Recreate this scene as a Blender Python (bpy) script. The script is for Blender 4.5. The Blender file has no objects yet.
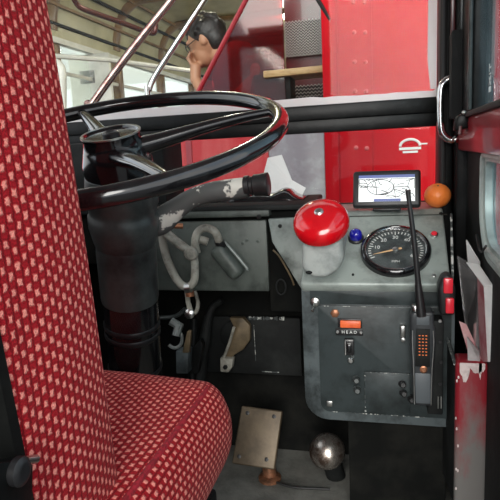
import bpy, bmesh, math, random
from mathutils import Vector as V, Matrix as M, noise as mnoise
random.seed(7)
S = bpy.context.scene
COL = S.collection
PI = math.pi
R = math.radians

# ------------------------------------------------------------------ camera
F = 560.0; CX = CY = 250.0; EYE = V((0, 0, .74))
_y, _p, _r = R(14.3), R(-10.1), R(3.0)
fw = V((-math.sin(_y)*math.cos(_p), math.cos(_y)*math.cos(_p), math.sin(_p)))
rt0 = V((math.cos(_y), math.sin(_y), 0)); up0 = rt0.cross(fw)
rt = rt0*math.cos(_r) - up0*math.sin(_r)
up = up0*math.cos(_r) + rt0*math.sin(_r)
cd = bpy.data.cameras.new('camera'); cam = bpy.data.objects.new('camera', cd); COL.objects.link(cam)
cd.sensor_width = 36; cd.lens = 36*F/500; cd.clip_start = .02; cd.clip_end = 200
m = M((rt, up, -fw)).transposed().to_4x4(); m.translation = EYE; cam.matrix_world = m
S.camera = cam

def ray(x, y): return fw + rt*((x-CX)/F) - up*((y-CY)/F)
def onX(x, y, X): d = ray(x, y); return EYE + d*(X/d.x)
def onY(x, y, Y): d = ray(x, y); return EYE + d*(Y/d.y)
def onZ(x, y, Z): d = ray(x, y); return EYE + d*((Z-EYE.z)/d.z)
def onP(x, y, o, n): d = ray(x, y); return EYE + d*((o-EYE).dot(n)/d.dot(n))

# ------------------------------------------------------------------ materials
MATS = {}
def nodes(name):
    mt = bpy.data.materials.new(name); mt.use_nodes = True
    nt = mt.node_tree; nt.nodes.clear()
    out = nt.nodes.new('ShaderNodeOutputMaterial')
    b = nt.nodes.new('ShaderNodeBsdfPrincipled')
    nt.links.new(b.outputs[0], out.inputs[0])
    MATS[name] = mt
    return mt, nt, b, out
def c4(c): return (c[0], c[1], c[2], 1)
def mat(name, col, rough=.5, metal=0., col2=None, nscale=8., lo=.45, hi=.6, bump=0., bscale=60., coat=0., detail=6., spec=.5, rough2=None, stretch=None):
    """plain surface; col2 = stains, chips or painted reflections laid over col by a noise"""
    mt, nt, b, out = nodes(name)
    b.inputs['Base Color'].default_value = c4(col); b.inputs['Roughness'].default_value = rough
    b.inputs['Metallic'].default_value = metal; b.inputs['Coat Weight'].default_value = coat
    b.inputs['Coat Roughness'].default_value = .06
    b.inputs['Specular IOR Level'].default_value = spec
    L = nt.links.new
    tc = nt.nodes.new('ShaderNodeTexCoord')
    src = tc.outputs['Object']
    if stretch:
        mp = nt.nodes.new('ShaderNodeMapping'); mp.inputs['Scale'].default_value = stretch
        L(src, mp.inputs[0]); src = mp.outputs[0]
    if col2 is not None:
        n = nt.nodes.new('ShaderNodeTexNoise'); n.inputs['Scale'].default_value = nscale; n.inputs['Detail'].default_value = detail
        n.inputs['Roughness'].default_value = .65
        L(src, n.inputs['Vector'])
        rp = nt.nodes.new('ShaderNodeMapRange'); rp.inputs[1].default_value = lo; rp.inputs[2].default_value = hi
        L(n.outputs[0], rp.inputs[0])
        mx = nt.nodes.new('ShaderNodeMix'); mx.data_type = 'RGBA'
        mx.inputs[6].default_value = c4(col); mx.inputs[7].default_value = c4(col2)
        L(rp.outputs[0], mx.inputs[0]); L(mx.outputs[2], b.inputs['Base Color'])
        if rough2 is not None:
            m2 = nt.nodes.new('ShaderNodeMix'); m2.inputs[2].default_value = rough; m2.inputs[3].default_value = rough2
            L(rp.outputs[0], m2.inputs[0]); L(m2.outputs[0], b.inputs['Roughness'])
    if bump:
        n2 = nt.nodes.new('ShaderNodeTexNoise'); n2.inputs['Scale'].default_value = bscale; n2.inputs['Detail'].default_value = 4
        L(src, n2.inputs['Vector'])
        bp = nt.nodes.new('ShaderNodeBump'); bp.inputs['Strength'].default_value = bump; bp.inputs['Distance'].default_value = .004
        L(n2.outputs[0], bp.inputs['Height']); L(bp.outputs[0], b.inputs['Normal'])
    return mt
def glow(name, col, strength):
    mt, nt, b, out = nodes(name)
    b.inputs['Base Color'].default_value = c4(col); b.inputs['Roughness'].default_value = .3
    b.inputs['Emission Color'].default_value = c4(col); b.inputs['Emission Strength'].default_value = strength
    return mt
def glassy(name, tint=(1, 1, 1), refl=.06, haze=0., hazecol=(.8, .85, .85), rough=.02, streak=0.):
    mt = bpy.data.materials.new(name); mt.use_nodes = True; nt = mt.node_tree; nt.nodes.clear(); L = nt.links.new
    out = nt.nodes.new('ShaderNodeOutputMaterial')
    tr = nt.nodes.new('ShaderNodeBsdfTransparent'); tr.inputs[0].default_value = c4(tint)
    gl = nt.nodes.new('ShaderNodeBsdfGlossy'); gl.inputs['Roughness'].default_value = rough
    df = nt.nodes.new('ShaderNodeBsdfDiffuse'); df.inputs[0].default_value = c4(hazecol)
    tl = nt.nodes.new('ShaderNodeBsdfTranslucent'); tl.inputs[0].default_value = c4(hazecol)
    a = nt.nodes.new('ShaderNodeMixShader'); a.inputs[0].default_value = .5
    L(df.outputs[0], a.inputs[1]); L(tl.outputs[0], a.inputs[2])
    m1 = nt.nodes.new('ShaderNodeMixShader'); m1.inputs[0].default_value = haze
    L(tr.outputs[0], m1.inputs[1]); L(a.outputs[0], m1.inputs[2])
    if streak:
        tc = nt.nodes.new('ShaderNodeTexCoord'); n = nt.nodes.new('ShaderNodeTexNoise'); n.inputs['Scale'].default_value = 9; n.inputs['Detail'].default_value = 7
        L(tc.outputs['Object'], n.inputs['Vector'])
        rp = nt.nodes.new('ShaderNodeMapRange'); rp.inputs[1].default_value = .35; rp.inputs[2].default_value = .75
        rp.inputs[3].default_value = max(0, haze-streak); rp.inputs[4].default_value = haze+streak
        L(n.outputs[0], rp.inputs[0]); L(rp.outputs[0], m1.inputs[0])
    m2 = nt.nodes.new('ShaderNodeMixShader'); m2.inputs[0].default_value = refl
    fr = nt.nodes.new('ShaderNodeFresnel'); fr.inputs[0].default_value = 1.3
    ml = nt.nodes.new('ShaderNodeMath'); ml.operation = 'MULTIPLY_ADD'; ml.inputs[1].default_value = .45; ml.inputs[2].default_value = refl
    L(fr.outputs[0], ml.inputs[0]); L(ml.outputs[0], m2.inputs[0])
    L(m1.outputs[0], m2.inputs[1]); L(gl.outputs[0], m2.inputs[2]); L(m2.outputs[0], out.inputs[0])
    MATS[name] = mt
    return mt

def moquette(name, base, dash, dark, pu=.0077, pv=.0116):
    mt, nt, b, out = nodes(name); L = nt.links.new
    def math_(op, a, c=None, d=None):
        n = nt.nodes.new('ShaderNodeMath'); n.operation = op
        for i, v in enumerate((a, c, d)):
            if v is None: continue
            if isinstance(v, (int, float)): n.inputs[i].default_value = v
            else: L(v, n.inputs[i])
        return n.outputs[0]
    uv = nt.nodes.new('ShaderNodeUVMap'); uv.uv_map = 'UVMap'
    nz = nt.nodes.new('ShaderNodeTexNoise'); nz.inputs['Scale'].default_value = 260; nz.inputs['Detail'].default_value = 2
    L(uv.outputs[0], nz.inputs['Vector'])
    sub = nt.nodes.new('ShaderNodeVectorMath'); sub.operation = 'SUBTRACT'; sub.inputs[1].default_value = (.5, .5, .5)
    L(nz.outputs[1], sub.inputs[0])
    sc = nt.nodes.new('ShaderNodeVectorMath'); sc.operation = 'SCALE'; sc.inputs['Scale'].default_value = .0042
    L(sub.outputs[0], sc.inputs[0])
    ad = nt.nodes.new('ShaderNodeVectorMath'); ad.operation = 'ADD'; L(uv.outputs[0], ad.inputs[0]); L(sc.outputs[0], ad.inputs[1])
    sp = nt.nodes.new('ShaderNodeSeparateXYZ'); L(ad.outputs[0], sp.inputs[0])
    u = math_('DIVIDE', sp.outputs[0], pu); v = math_('DIVIDE', sp.outputs[1], pv)
    col = math_('FLOOR', u)
    par = math_('MULTIPLY', math_('FLOORED_MODULO', col, 2.0), .5)
    fu = math_('ABSOLUTE', math_('SUBTRACT', math_('FRACT', u), .5))
    fv = math_('ABSOLUTE', math_('SUBTRACT', math_('FRACT', math_('ADD', v, par)), .5))
    def soft(x, edge, w):
        n = nt.nodes.new('ShaderNodeMapRange'); n.inputs[1].default_value = edge-w; n.inputs[2].default_value = edge+w
        n.inputs[3].default_value = 1; n.inputs[4].default_value = 0; L(x, n.inputs[0]); return n.outputs[0]
    mask = math_('MULTIPLY', soft(fu, .26, .07), soft(fv, .225, .06))
    groove = math_('SUBTRACT', 1.0, soft(fu, .40, .08))
    tip = soft(math_('ABSOLUTE', math_('SUBTRACT', fv, .36)), .03, .05)
    darkm = math_('MAXIMUM', math_('MULTIPLY', groove, .75), math_('MULTIPLY', tip, .45))
    m1 = nt.nodes.new('ShaderNodeMix'); m1.data_type = 'RGBA'; m1.inputs[6].default_value = c4(base); m1.inputs[7].default_value = c4(dark); L(darkm, m1.inputs[0])
    m2 = nt.nodes.new('ShaderNodeMix'); m2.data_type = 'RGBA'; L(m1.outputs[2], m2.inputs[6]); m2.inputs[7].default_value = c4(dash); L(mask, m2.inputs[0])
    n3 = nt.nodes.new('ShaderNodeTexNoise'); n3.inputs['Scale'].default_value = 700; L(uv.outputs[0], n3.inputs['Vector'])
    m3 = nt.nodes.new('ShaderNodeMix'); m3.data_type = 'RGBA'; m3.blend_type = 'MULTIPLY'; m3.inputs[0].default_value = .55
    L(m2.outputs[2], m3.inputs[6])
    rp = nt.nodes.new('ShaderNodeMapRange'); rp.inputs[1].default_value = .25; rp.inputs[2].default_value = .6; rp.inputs[3].default_value = .25; L(n3.outputs[0], rp.inputs[0])
    L(rp.outputs[0], m3.inputs[7])
    L(m3.outputs[2], b.inputs['Base Color'])
    b.inputs['Roughness'].default_value = .9; b.inputs['Specular IOR Level'].default_value = .15
    b.inputs['Sheen Weight'].default_value = .12; b.inputs['Sheen Tint'].default_value = (1, .55, .5, 1); b.inputs['Sheen Roughness'].default_value = .4
    h = math_('ADD', math_('MULTIPLY', mask, .5), math_('MULTIPLY', n3.outputs[0], .5))
    bp = nt.nodes.new('ShaderNodeBump'); bp.inputs['Strength'].default_value = .7; bp.inputs['Distance'].default_value = .003
    L(h, bp.inputs['Height']); L(bp.outputs[0], b.inputs['Normal'])
    return mt

moq = moquette('moquette', (.40, .009, .017), (.95, .31, .25), (.075, .002, .004))
piping_m = mat('piping_fabric', (.36, .010, .024), .85, col2=(.20, .006, .012), nscale=150, bump=.3, bscale=300)
gloss_black = mat('gloss_black', (.006, .006, .007), .16, coat=.6, col2=(.02, .02, .021), nscale=30, lo=.5, hi=.75)
black_paint = mat('black_paint', (.005, .0055, .0055), .38, spec=.2, col2=(.016, .017, .017), nscale=18, lo=.5, hi=.75, bump=.12)
matte_black = mat('matte_black', (.007, .008, .008), .7, spec=.25, col2=(.02, .022, .021), nscale=14, lo=.45, hi=.75, bump=.15)
black_plastic = mat('black_plastic', (.012, .012, .013), .42, bump=.06, bscale=400)
rubber = mat('rubber', (.012, .012, .012), .6, bump=.1)
grey_panel = mat('grey_panel', (.22, .25, .235), .42, col2=(.06, .07, .065), nscale=12, lo=.44, hi=.66, bump=.10, bscale=45, metal=.15)
grey_light = mat('grey_light', (.33, .375, .35), .40, col2=(.13, .15, .138), nscale=11, lo=.46, hi=.68, bump=.10, bscale=45, metal=.15)
slate_panel = mat('slate_panel', (.040, .052, .054), .40, col2=(.014, .018, .018), nscale=13, lo=.42, hi=.66, bump=.10, bscale=60, metal=.1)
rim_panel = mat('rim_panel', (.088, .107, .112), .42, col2=(.022, .027, .028), nscale=16, lo=.45, hi=.66, bump=.12)
dark_panel = mat('dark_panel', (.095, .112, .10), .48, col2=(.028, .034, .030), nscale=12, lo=.42, hi=.64, bump=.15, bscale=40, metal=.1)
column_grey = mat('column_grey', (.065, .075, .073), .36, col2=(.016, .018, .018), nscale=10, lo=.44, hi=.66, bump=.08, metal=.2)
worn_arm = mat('worn_arm', (.085, .09, .088), .5, col2=(.62, .61, .55), nscale=19, lo=.53, hi=.555, bump=.25, bscale=40, detail=4)
cast_grey = mat('cast_grey', (.36, .39, .375), .45, col2=(.13, .15, .145), nscale=12, lo=.45, hi=.7, bump=.1)
conduit_m = mat('conduit', (.36, .35, .30), .55, col2=(.09, .085, .07), nscale=30, lo=.45, hi=.7, bump=.2, bscale=120)
steel = mat('steel', (.62, .62, .60), .28, 1., col2=(.25, .24, .22), nscale=25, lo=.5, hi=.75)
chrome = mat('chrome', (.58, .58, .58), .16, 1., col2=(.40, .39, .37), nscale=20)
chrome_red = mat('chrome_rail', (.42, .30, .27), .25, 1., col2=(.25, .12, .11), nscale=14)
brass = mat('worn_bronze', (.13, .098, .062), .45, .4, col2=(.055, .04, .026), nscale=14, lo=.4, hi=.7, bump=.12)
tan_metal = mat('tan_metal', (.19, .14, .08), .5, .3, col2=(.08, .06, .035), nscale=22, lo=.4, hi=.7, bump=.12)
copper = mat('copper', (.45, .20, .11), .4, .7, col2=(.2, .1, .06), nscale=40)
chip_white = mat('chipped_edge', (.60, .62, .58), .6, col2=(.06, .07, .07), nscale=60, lo=.42, hi=.5)
red_bell = mat('red_enamel', (.72, .006, .012), .18, coat=.8, col2=(.55, .004, .01), nscale=10)
bus_red = mat('bus_red', (.52, .0045, .012), .45, spec=.08, col2=(.58, .032, .034), nscale=4, lo=.52, hi=.84, stretch=(6, 1, .45), rough2=.45)  # paler streaks put both dust and glass reflections into the paint
bus_red_b = mat('bus_red_lower', (.50, .014, .025), .40, spec=.3, col2=(.58, .10, .10), nscale=4, lo=.45, hi=.8, stretch=(3, 1, 1))
maroon = mat('maroon_paint', (.34, .014, .024), .28, coat=.4, col2=(.24, .010, .018), nscale=10, lo=.45, hi=.7)
maroon_dark = mat('maroon_dark', (.10, .010, .014), .3, coat=.3, col2=(.05, .008, .01), nscale=6, lo=.4, hi=.7)
door_worn = mat('worn_red_edge', (.28, .018, .028), .35, col2=(.19, .18, .17), nscale=9, lo=.46, hi=.66, bump=.1, stretch=(1, 1, .45), coat=.2)
def worn_down(mt, z0, z1):
    nt = mt.node_tree; L = nt.links.new
    nz = [n for n in nt.nodes if n.type == 'TEX_NOISE'][0]; rp = [n for n in nt.nodes if n.type == 'MAP_RANGE'][0]
    tc = [n for n in nt.nodes if n.type == 'TEX_COORD'][0]
    sp = nt.nodes.new('ShaderNodeSeparateXYZ'); L(tc.outputs['Object'], sp.inputs[0])
    m = nt.nodes.new('ShaderNodeMapRange'); m.inputs[1].default_value = z0; m.inputs[2].default_value = z1
    m.inputs[3].default_value = .35; m.inputs[4].default_value = -.32; L(sp.outputs[2], m.inputs[0])
    a = nt.nodes.new('ShaderNodeMath'); a.operation = 'ADD'; L(nz.outputs[0], a.inputs[0]); L(m.outputs[0], a.inputs[1]); L(a.outputs[0], rp.inputs[0])
worn_down(door_worn, .05, .36)
frame_grey = mat('window_frame_grey', (.46, .53, .50), .35, col2=(.24, .28, .27), nscale=12, lo=.45, hi=.7, metal=.2)
cream = mat('cream_panel', (.50, .47, .29), .35, col2=(.32, .29, .16), nscale=4, lo=.4, hi=.7)
cream_rib = mat('brown_rib', (.24, .14, .06), .35, col2=(.15, .08, .04), nscale=9)  # brown imitates blurred reflections in the windscreen glass
white_m = mat('white_paint', (.78, .79, .76), .4, col2=(.66, .67, .63), nscale=9)
paper = mat('paper', (.80, .80, .78), .7, col2=(.66, .67, .66), nscale=14, lo=.5, hi=.7)
paper_pink = mat('pink_paper', (.62, .26, .28), .6, col2=(.72, .45, .45), nscale=20)
paper_grey = mat('grey_paper', (.42, .38, .38), .45, col2=(.22, .2, .2), nscale=22, lo=.4, hi=.65)
sleeve_m = glassy('plastic_sleeve', (.9, .9, .9), .12, .35, (.7, .68, .68), .1, .15)
wood = mat('tan_wood', (.50, .33, .15), .5, col2=(.36, .22, .09), nscale=20, stretch=(1, 1, 8))
orange_m = mat('orange_peel', (.95, .25, .045), .38, bump=.35, bscale=160, col2=(.9, .19, .035), nscale=20)
orange_lens = mat('orange_lens', (.85, .16, .05), .35, col2=(.7, .1, .03), nscale=60)
blue_lens = mat('blue_lens', (.012, .012, .30), .12, coat=.8)
red_lens = mat('red_lens', (.78, .03, .05), .25, coat=.3)
white_ink = mat('white_ink', (.75, .77, .74), .6)
dial_m = mat('dial_face', (.075, .09, .09), .5, col2=(.03, .036, .037), nscale=30)
needle_m = mat('needle', (.80, .50, .25), .4)
map_white = glow('map_screen', (.80, .84, .84), .35)
map_blue = glow('map_header', (.09, .12, .30), .3)
map_line = mat('map_line', (.03, .035, .04), .4)
key_orange = glow('key_orange', (.80, .20, .06), .2)
radio_m = mat('radio_plastic', (.022, .025, .028), .35, bump=.05, bscale=300, col2=(.04, .044, .048), nscale=30)
radio_grey = mat('radio_grey', (.10, .115, .125), .4)
floor_m = mat('floor_grey', (.19, .19, .17), .75, col2=(.07, .07, .062), nscale=10, lo=.42, hi=.7, bump=.4, bscale=150)
fire_m = mat('footwell_black', (.005, .0055, .005), .85, spec=.12, col2=(.014, .014, .012), nscale=12, lo=.45, hi=.7)
ground_m = mat('asphalt', (.11, .11, .11), .9, col2=(.07, .07, .07), nscale=3, bump=.3, bscale=60)
skin_m = mat('skin', (.42, .21, .12), .5, bump=.05)
hair_m = mat('hair', (.012, .009, .008), .5, bump=.5, bscale=120)
shirt_m = mat('red_shirt', (.33, .014, .024), .8, bump=.2, bscale=40)
seat_cloth = mat('bus_seat_cloth', (.16, .03, .03), .85, col2=(.28, .12, .05), nscale=60)
glass_front = glassy('windscreen_glass', (.97, .985, .97), .0, .006, (.75, .78, .76), .01, .006)
glass_edge = glassy('pale_edge', (1, 1, 1), .02, .93, (.97, .98, .98), .2, .06)
glass_door = glassy('door_glass', (.70, .82, .86), .05, .10, (.6, .72, .76), .02, .08)
glass_bus = glassy('bus_glass', (.93, .95, .9), .02)
clear = glassy('dial_glass', (1, 1, 1), .015)

# ------------------------------------------------------------------ mesh helpers
class MB:
    def __init__(s): s.bm = bmesh.new(); s.uv = None
    def face(s, pts):
        return s.bm.faces.new([s.bm.verts.new(p) for p in pts])
    def box(s, lo, hi, mx=None, bev=0., seg=2):
        vs = bmesh.ops.create_cube(s.bm, size=1)['verts']
        lo, hi = V(lo), V(hi); c = (lo+hi)/2; d = hi-lo
        for v in vs: v.co = V((v.co.x*d.x, v.co.y*d.y, v.co.z*d.z)) + c
        if bev:
            es = list({e for v in vs for e in v.link_edges})
            r = bmesh.ops.bevel(s.bm, geom=es, offset=bev, segments=seg, profile=.5, affect='EDGES', clamp_overlap=True)
            vs = list({v for f in r['faces'] for v in f.verts} | {v for v in vs if v.is_valid})
        if mx is not None: bmesh.ops.transform(s.bm, matrix=mx, verts=vs)
        return s
    def prism(s, pts, ext, mx=None, bev=0., seg=2):
        """polygon pts (3-D) extruded by vector ext"""
        vs = [s.bm.verts.new(p) for p in pts]
        f = s.bm.faces.new(vs)
        r = bmesh.ops.extrude_face_region(s.bm, geom=[f])
        nv = [g for g in r['geom'] if isinstance(g, bmesh.types.BMVert)]
        for v in nv: v.co += V(ext)
        al = vs+nv
        bmesh.ops.recalc_face_normals(s.bm, faces=list({f for v in al for f in v.link_faces}))
        if bev:
            es = list({e for v in al for e in v.link_edges})
            r = bmesh.ops.bevel(s.bm, geom=es, offset=bev, segments=seg, profile=.5, affect='EDGES', clamp_overlap=True)
            al = list({v for f in r['faces'] for v in f.verts} | {v for v in al if v.is_valid})
        if mx is not None: bmesh.ops.transform(s.bm, matrix=mx, verts=al)
        return s
    def tube(s, pts, r, n=12, closed=False, cap=True, sm=0, flat=None):
        pts = [V(p) for p in pts]
        rr = r if isinstance(r, (list, tuple)) else [r]*len(pts)
        if sm:
            pts, rr = smooth_path(pts, rr, sm, closed)
        k = len(pts); rings = []
        prev = None
        for i, p in enumerate(pts):
            if closed: t = (pts[(i+1) % k]-pts[i-1])
            else: t = pts[min(i+1, k-1)]-pts[max(i-1, 0)]
            t.normalize()
            if prev is None:
                a = V((0, 0, 1)) if abs(t.z) < .9 else V((1, 0, 0))
                nrm = (a - t*a.dot(t)).normalized()
            else:
                nrm = (prev - t*prev.dot(t)).normalized()
            prev = nrm; bn = t.cross(nrm)
            fl = flat or 1.
            rings.append([s.bm.verts.new(p + (nrm*math.cos(2*PI*j/n)*fl + bn*math.sin(2*PI*j/n))*rr[i]) for j in range(n)])
        for i in range(k if closed else k-1):
            a, b = rings[i], rings[(i+1) % k]
            for j in range(n): s.bm.faces.new((a[j], a[(j+1) % n], b[(j+1) % n], b[j]))
        if cap and not closed:
            s.bm.faces.new(rings[0][::-1]); s.bm.faces.new(rings[-1])
        return s
    def lathe(s, prof, mx=None, n=32, cap=True):
        """prof: list of (r, z); revolved around local z"""
        mx = mx or M(); rings = []
        for r, z in prof:
            if r < 1e-6: rings.append([s.bm.verts.new(mx @ V((0, 0, z)))])
            else: rings.append([s.bm.verts.new(mx @ V((r*math.cos(2*PI*j/n), r*math.sin(2*PI*j/n), z))) for j in range(n)])
        for a, b in zip(rings, rings[1:]):
            for j in range(n):
                A = [a[j % len(a)], a[(j+1) % n % len(a)] if len(a) > 1 else a[0]]
                B = [b[j % len(b)], b[(j+1) % n % len(b)] if len(b) > 1 else b[0]]
                f = []
                for v in (A[0], A[1], B[1], B[0]):
                    if v not in f: f.append(v)
                if len(f) > 2: s.bm.faces.new(f)
        if cap:
            if len(rings[0]) > 1: s.bm.faces.new(rings[0][::-1])
            if len(rings[-1]) > 1: s.bm.faces.new(rings[-1])
        return s
    def ball(s, c, r, mx=None, u=20, v=12):
        vs = bmesh.ops.create_uvsphere(s.bm, u_segments=u, v_segments=v, radius=1)['verts']
        r = (r, r, r) if isinstance(r, (int, float)) else r
        for q in vs:
            q.co = V((q.co.x*r[0], q.co.y*r[1], q.co.z*r[2]))
            if mx is not None: q.co = mx @ q.co
            q.co += V(c)
        return s
    def grid(s, rows, uvs=None, closed=False):
        vv = [[s.bm.verts.new(p) for p in row] for row in rows]
        lay = s.bm.loops.layers.uv.get('UVMap') or s.bm.loops.layers.uv.new('UVMap') if uvs else None
        n = len(rows[0])
        for i in range(len(rows)-1):
            for j in range(n if closed else n-1):
                q = ((i, j), (i, (j+1) % n), (i+1, (j+1) % n), (i+1, j))
                try: f = s.bm.faces.new([vv[a][b] for a, b in q])
                except ValueError: continue
                if lay:
                    for lp, (a, b) in zip(f.loops, q):
                        lp[lay].uv = uvs[a][b] if not (closed and b == 0 and j == n-1) else uvs[a][n]
        return s
    def build(s, name, mt, parent=None, smooth=40, mods=()):
        bmesh.ops.recalc_face_normals(s.bm, faces=s.bm.faces[:])
        me = bpy.data.meshes.new(name); s.bm.to_mesh(me); s.bm.free()
        me.materials.append(mt)
        if smooth:
            me.polygons.foreach_set('use_smooth', [True]*len(me.polygons))
            try: me.set_sharp_from_angle(angle=R(smooth))
            except Exception: pass
        o = bpy.data.objects.new(name, me); COL.objects.link(o)
        if parent is not None: attach(o, parent)
        return o
def world_loc(p):
    l = V((0, 0, 0))
    while p is not None: l = l + p.location; p = p.parent
    return l
def attach(o, parent):
    o.parent = parent
    w = world_loc(parent)
    o.location = -w if o.type != 'EMPTY' else o.location - w
def smooth_path(pts, rr, k, closed=False):
    n = len(pts); P = []; Q = []
    def g(i): return pts[i % n] if closed else pts[max(0, min(n-1, i))]
    for i in range(n if closed else n-1):
        p0, p1, p2, p3 = g(i-1), g(i), g(i+1), g(i+2)
        for j in range(k):
            t = j/k
            P.append(.5*((2*p1)+(p2-p0)*t+(2*p0-5*p1+4*p2-p3)*t*t+(3*p1-p0-3*p2+p3)*t**3))
            Q.append(rr[i]*(1-t)+rr[(i+1) % n]*t)
    if not closed: P.append(pts[-1]); Q.append(rr[-1])
    return P, Q
def frame(o, ex, ey):
    ex = V(ex).normalized(); ey = V(ey); ey = (ey-ex*ey.dot(ex)).normalized(); n = ex.cross(ey)
    m = M((ex, ey, n)).transposed().to_4x4(); m.translation = V(o); return m
def axis(o, n, ref=(1, 0, 0)):
    n = V(n).normalized(); ex = V(ref); ex = ex-n*ex.dot(n)
    if ex.length < 1e-4: ex = V((0, 1, 0))-n*n.y
    ex.normalize(); return frame(o, ex, n.cross(ex))
def tag(o, label=None, cat=None, group=None, kind=None):
    if label: o['label'] = label
    if cat: o['category'] = cat
    if group: o['group'] = group
    if kind: o['kind'] = kind
    return o
def thing(name, loc, label, cat, group=None):
    o = bpy.data.objects.new(name, None); COL.objects.link(o); o.location = V(loc); o.empty_display_size = .05
    return tag(o, label, cat, group)
def struct(o): o['kind'] = 'structure'; return o
def text_mesh(mb, body, size, mx, ext=.0004, align='CENTER'):
    cu = bpy.data.curves.new('t', 'FONT'); cu.body = body; cu.size = size; cu.extrude = ext
    cu.align_x = align; cu.align_y = 'CENTER'
    ob = bpy.data.objects.new('t', cu); COL.objects.link(ob)
    me = bpy.data.meshes.new_from_object(ob.evaluated_get(bpy.context.evaluated_depsgraph_get()))
    nv = len(mb.bm.verts); mb.bm.from_mesh(me); mb.bm.verts.ensure_lookup_table()
    bmesh.ops.transform(mb.bm, matrix=mx, verts=mb.bm.verts[nv:])
    bpy.data.objects.remove(ob); bpy.data.curves.remove(cu); bpy.data.meshes.remove(me)
def rrect(x0, y0, x1, y1, r, k=6):
    """rounded rectangle outline, ccw; r may be 4 radii (bl, br, tr, tl)"""
    r = (r,)*4 if isinstance(r, (int, float)) else r
    P = []
    for (cx, cy, a0, q) in ((x0+r[0], y0+r[0], PI, r[0]), (x1-r[1], y0+r[1], 1.5*PI, r[1]), (x1-r[2], y1-r[2], 0, r[2]), (x0+r[3], y1-r[3], .5*PI, r[3])):
        for j in range(k+1):
            a = a0+.5*PI*j/k; P.append((cx+q*math.cos(a), cy+q*math.sin(a)))
    return P
def ring_panel(mb, outer, inner, fn, th):
    """flat panel with a hole; outer/inner equal-length 2-D loops, fn maps (u, v, depth) to 3-D"""
    n = len(outer)
    A = [[mb.bm.verts.new(fn(u, v, d)) for (u, v) in lp] for d in (0, th) for lp in (outer, inner)]
    for j in range(n):
        k = (j+1) % n
        for a, b in ((0, 1), (2, 3), (0, 2), (1, 3)):
            try: mb.bm.faces.new((A[a][j], A[a][k], A[b][k], A[b][j]))
            except ValueError: pass
def bolt_head(mb, o, n, r=.004, h=.0025, k=6, slot=False):
    mb.lathe([(r, -.0005), (r, h*.7), (r*.8, h), (0, h)], axis(o, n), k)

# ================================================================== cab shell
struct(MB().box((-.86, -.35, -.04), (.17, 1.42, 0)).build('floor', floor_m, smooth=0))
FW = MB(); FW.box((-.86, 1.36, 0), (.17, 1.40, .60)); FW.box((-.86, 1.265, 0), (.102, 1.36, .48)); FW.box((-.085, 1.06, 0), (.102, 1.27, .40)); struct(FW.build('wall_front', fire_m, smooth=0))
WL = MB(); WL.box((-.90, -.35, 0), (-.86, 1.40, .70)); WL.box((-.90, -.35, .70), (-.86, .10, 1.5)); struct(WL.build('wall_left', matte_black, smooth=0))
struct(MB().box((-.86, -.39, 0), (-.30, -.35, 1.5)).build('wall_back', matte_black, smooth=0))
struct(MB().box((-.90, -.39, 1.5), (.20, 1.42, 1.53)).build('ceiling', white_m, smooth=0))
# windscreen: frame, divider, upper and lower pane
YW = 1.35
win = thing('window_1', (-.37, YW, .6), None, None); win['kind'] = 'structure'
b = MB()
zt = onY(437, 97, YW).z; zb = onY(437, 126, YW).z; zm = zt-.034
b.box((-1.0, YW-.018, zm), (.105, YW+.018, zt), bev=.004)
b.box((-1.0, YW-.012, zb), (.105, YW+.012, zm+.002), bev=.003)
b.build('divider', black_paint, win)
b = MB(); b.box((-1.06, YW-.03, .58), (-.98, YW+.03, 1.5), bev=.006); b.box((-1.0, YW-.03, 1.42), (.16, YW+.03, 1.5), bev=.006)
b.box((-1.0, YW-.03, .56), (.16, YW+.02, .598), bev=.004)
b.build('frame', black_paint, win)
MB().box((-.99, YW-.003, zt), (.102, YW+.001, 1.42)).build('upper_pane', glass_front, win, 0)
MB().box((-.99, YW-.003, .598), (.102, YW+.001, zb)).build('lower_pane', glass_front, win, 0)
b = MB(); random.seed(3)
# pale, nearly opaque edge of the panes
top = [onY(x, 97.5-.063*(x-290)+random.uniform(-.8, .8), YW).z for x in range(12, 440, 12)]
xs = [onY(x, 100, YW).x for x in range(12, 440, 12)]
low = [(x, zt) for x in xs]; 
pl = [V((xs[0], YW-.006, zt))]+[V((x, YW-.006, z-.004)) for x, z in zip(xs, top)]+[V((.102, YW-.006, top[-1]+.001)), V((.102, YW-.006, zt))]
b.prism(pl, (0, .002, 0))
xe = onY(429, 20, YW).x
pl = [V((.102, YW-.006, 1.42)), V((.102, YW-.006, top[-1]))]+[V((xe+random.uniform(-.004, .004), YW-.006, top[-1]+(1.42-top[-1])*k/9)) for k in range(10)]
b.prism(pl, (0, .002, 0))
b.build('pale_edge', glass_edge, win, 0)
# front pillar on the door side
p0 = .104
b = MB(); b.box((p0, YW-.06, .18), (p0+.028, YW+.05, 1.5), bev=.006); b.box((p0+.030, YW-.10, .18), (p0+.075, YW+.03, 1.5), bev=.006)
struct(b.build('trim_1', black_paint))
b = MB(); b.tube([(p0+.008, YW-.064, .62), (p0+.008, YW-.064, 1.49)], .006, 8); struct(b.build('trim_2', rubber))

# ================================================================== cab door (right)
XD = .15
door = thing('door_1', (XD, .9, .1), None, None); door['kind'] = 'structure'
z1 = onX(500, 108, XD).z; z2 = onX(500, 155, XD).z
b = MB(); b.prism([V((XD-.012, .74, z2)), V((XD-.012, 1.32, z2+.002)), V((XD-.012, 1.32, z1)), V((XD-.012, .74, z1))], (.05, 0, 0), bev=.005)
b.build('waist_rail', maroon, door)
b = MB(); b.prism([V((XD-.018, .74, z1-.002)), V((XD-.018, 1.32, z1-.001)), V((XD-.018, 1.32, z1+.008)), V((XD-.018, .74, z1+.007))], (.05, 0, 0), bev=.002)
b.build('rail_seal', rubber, door)
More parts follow.
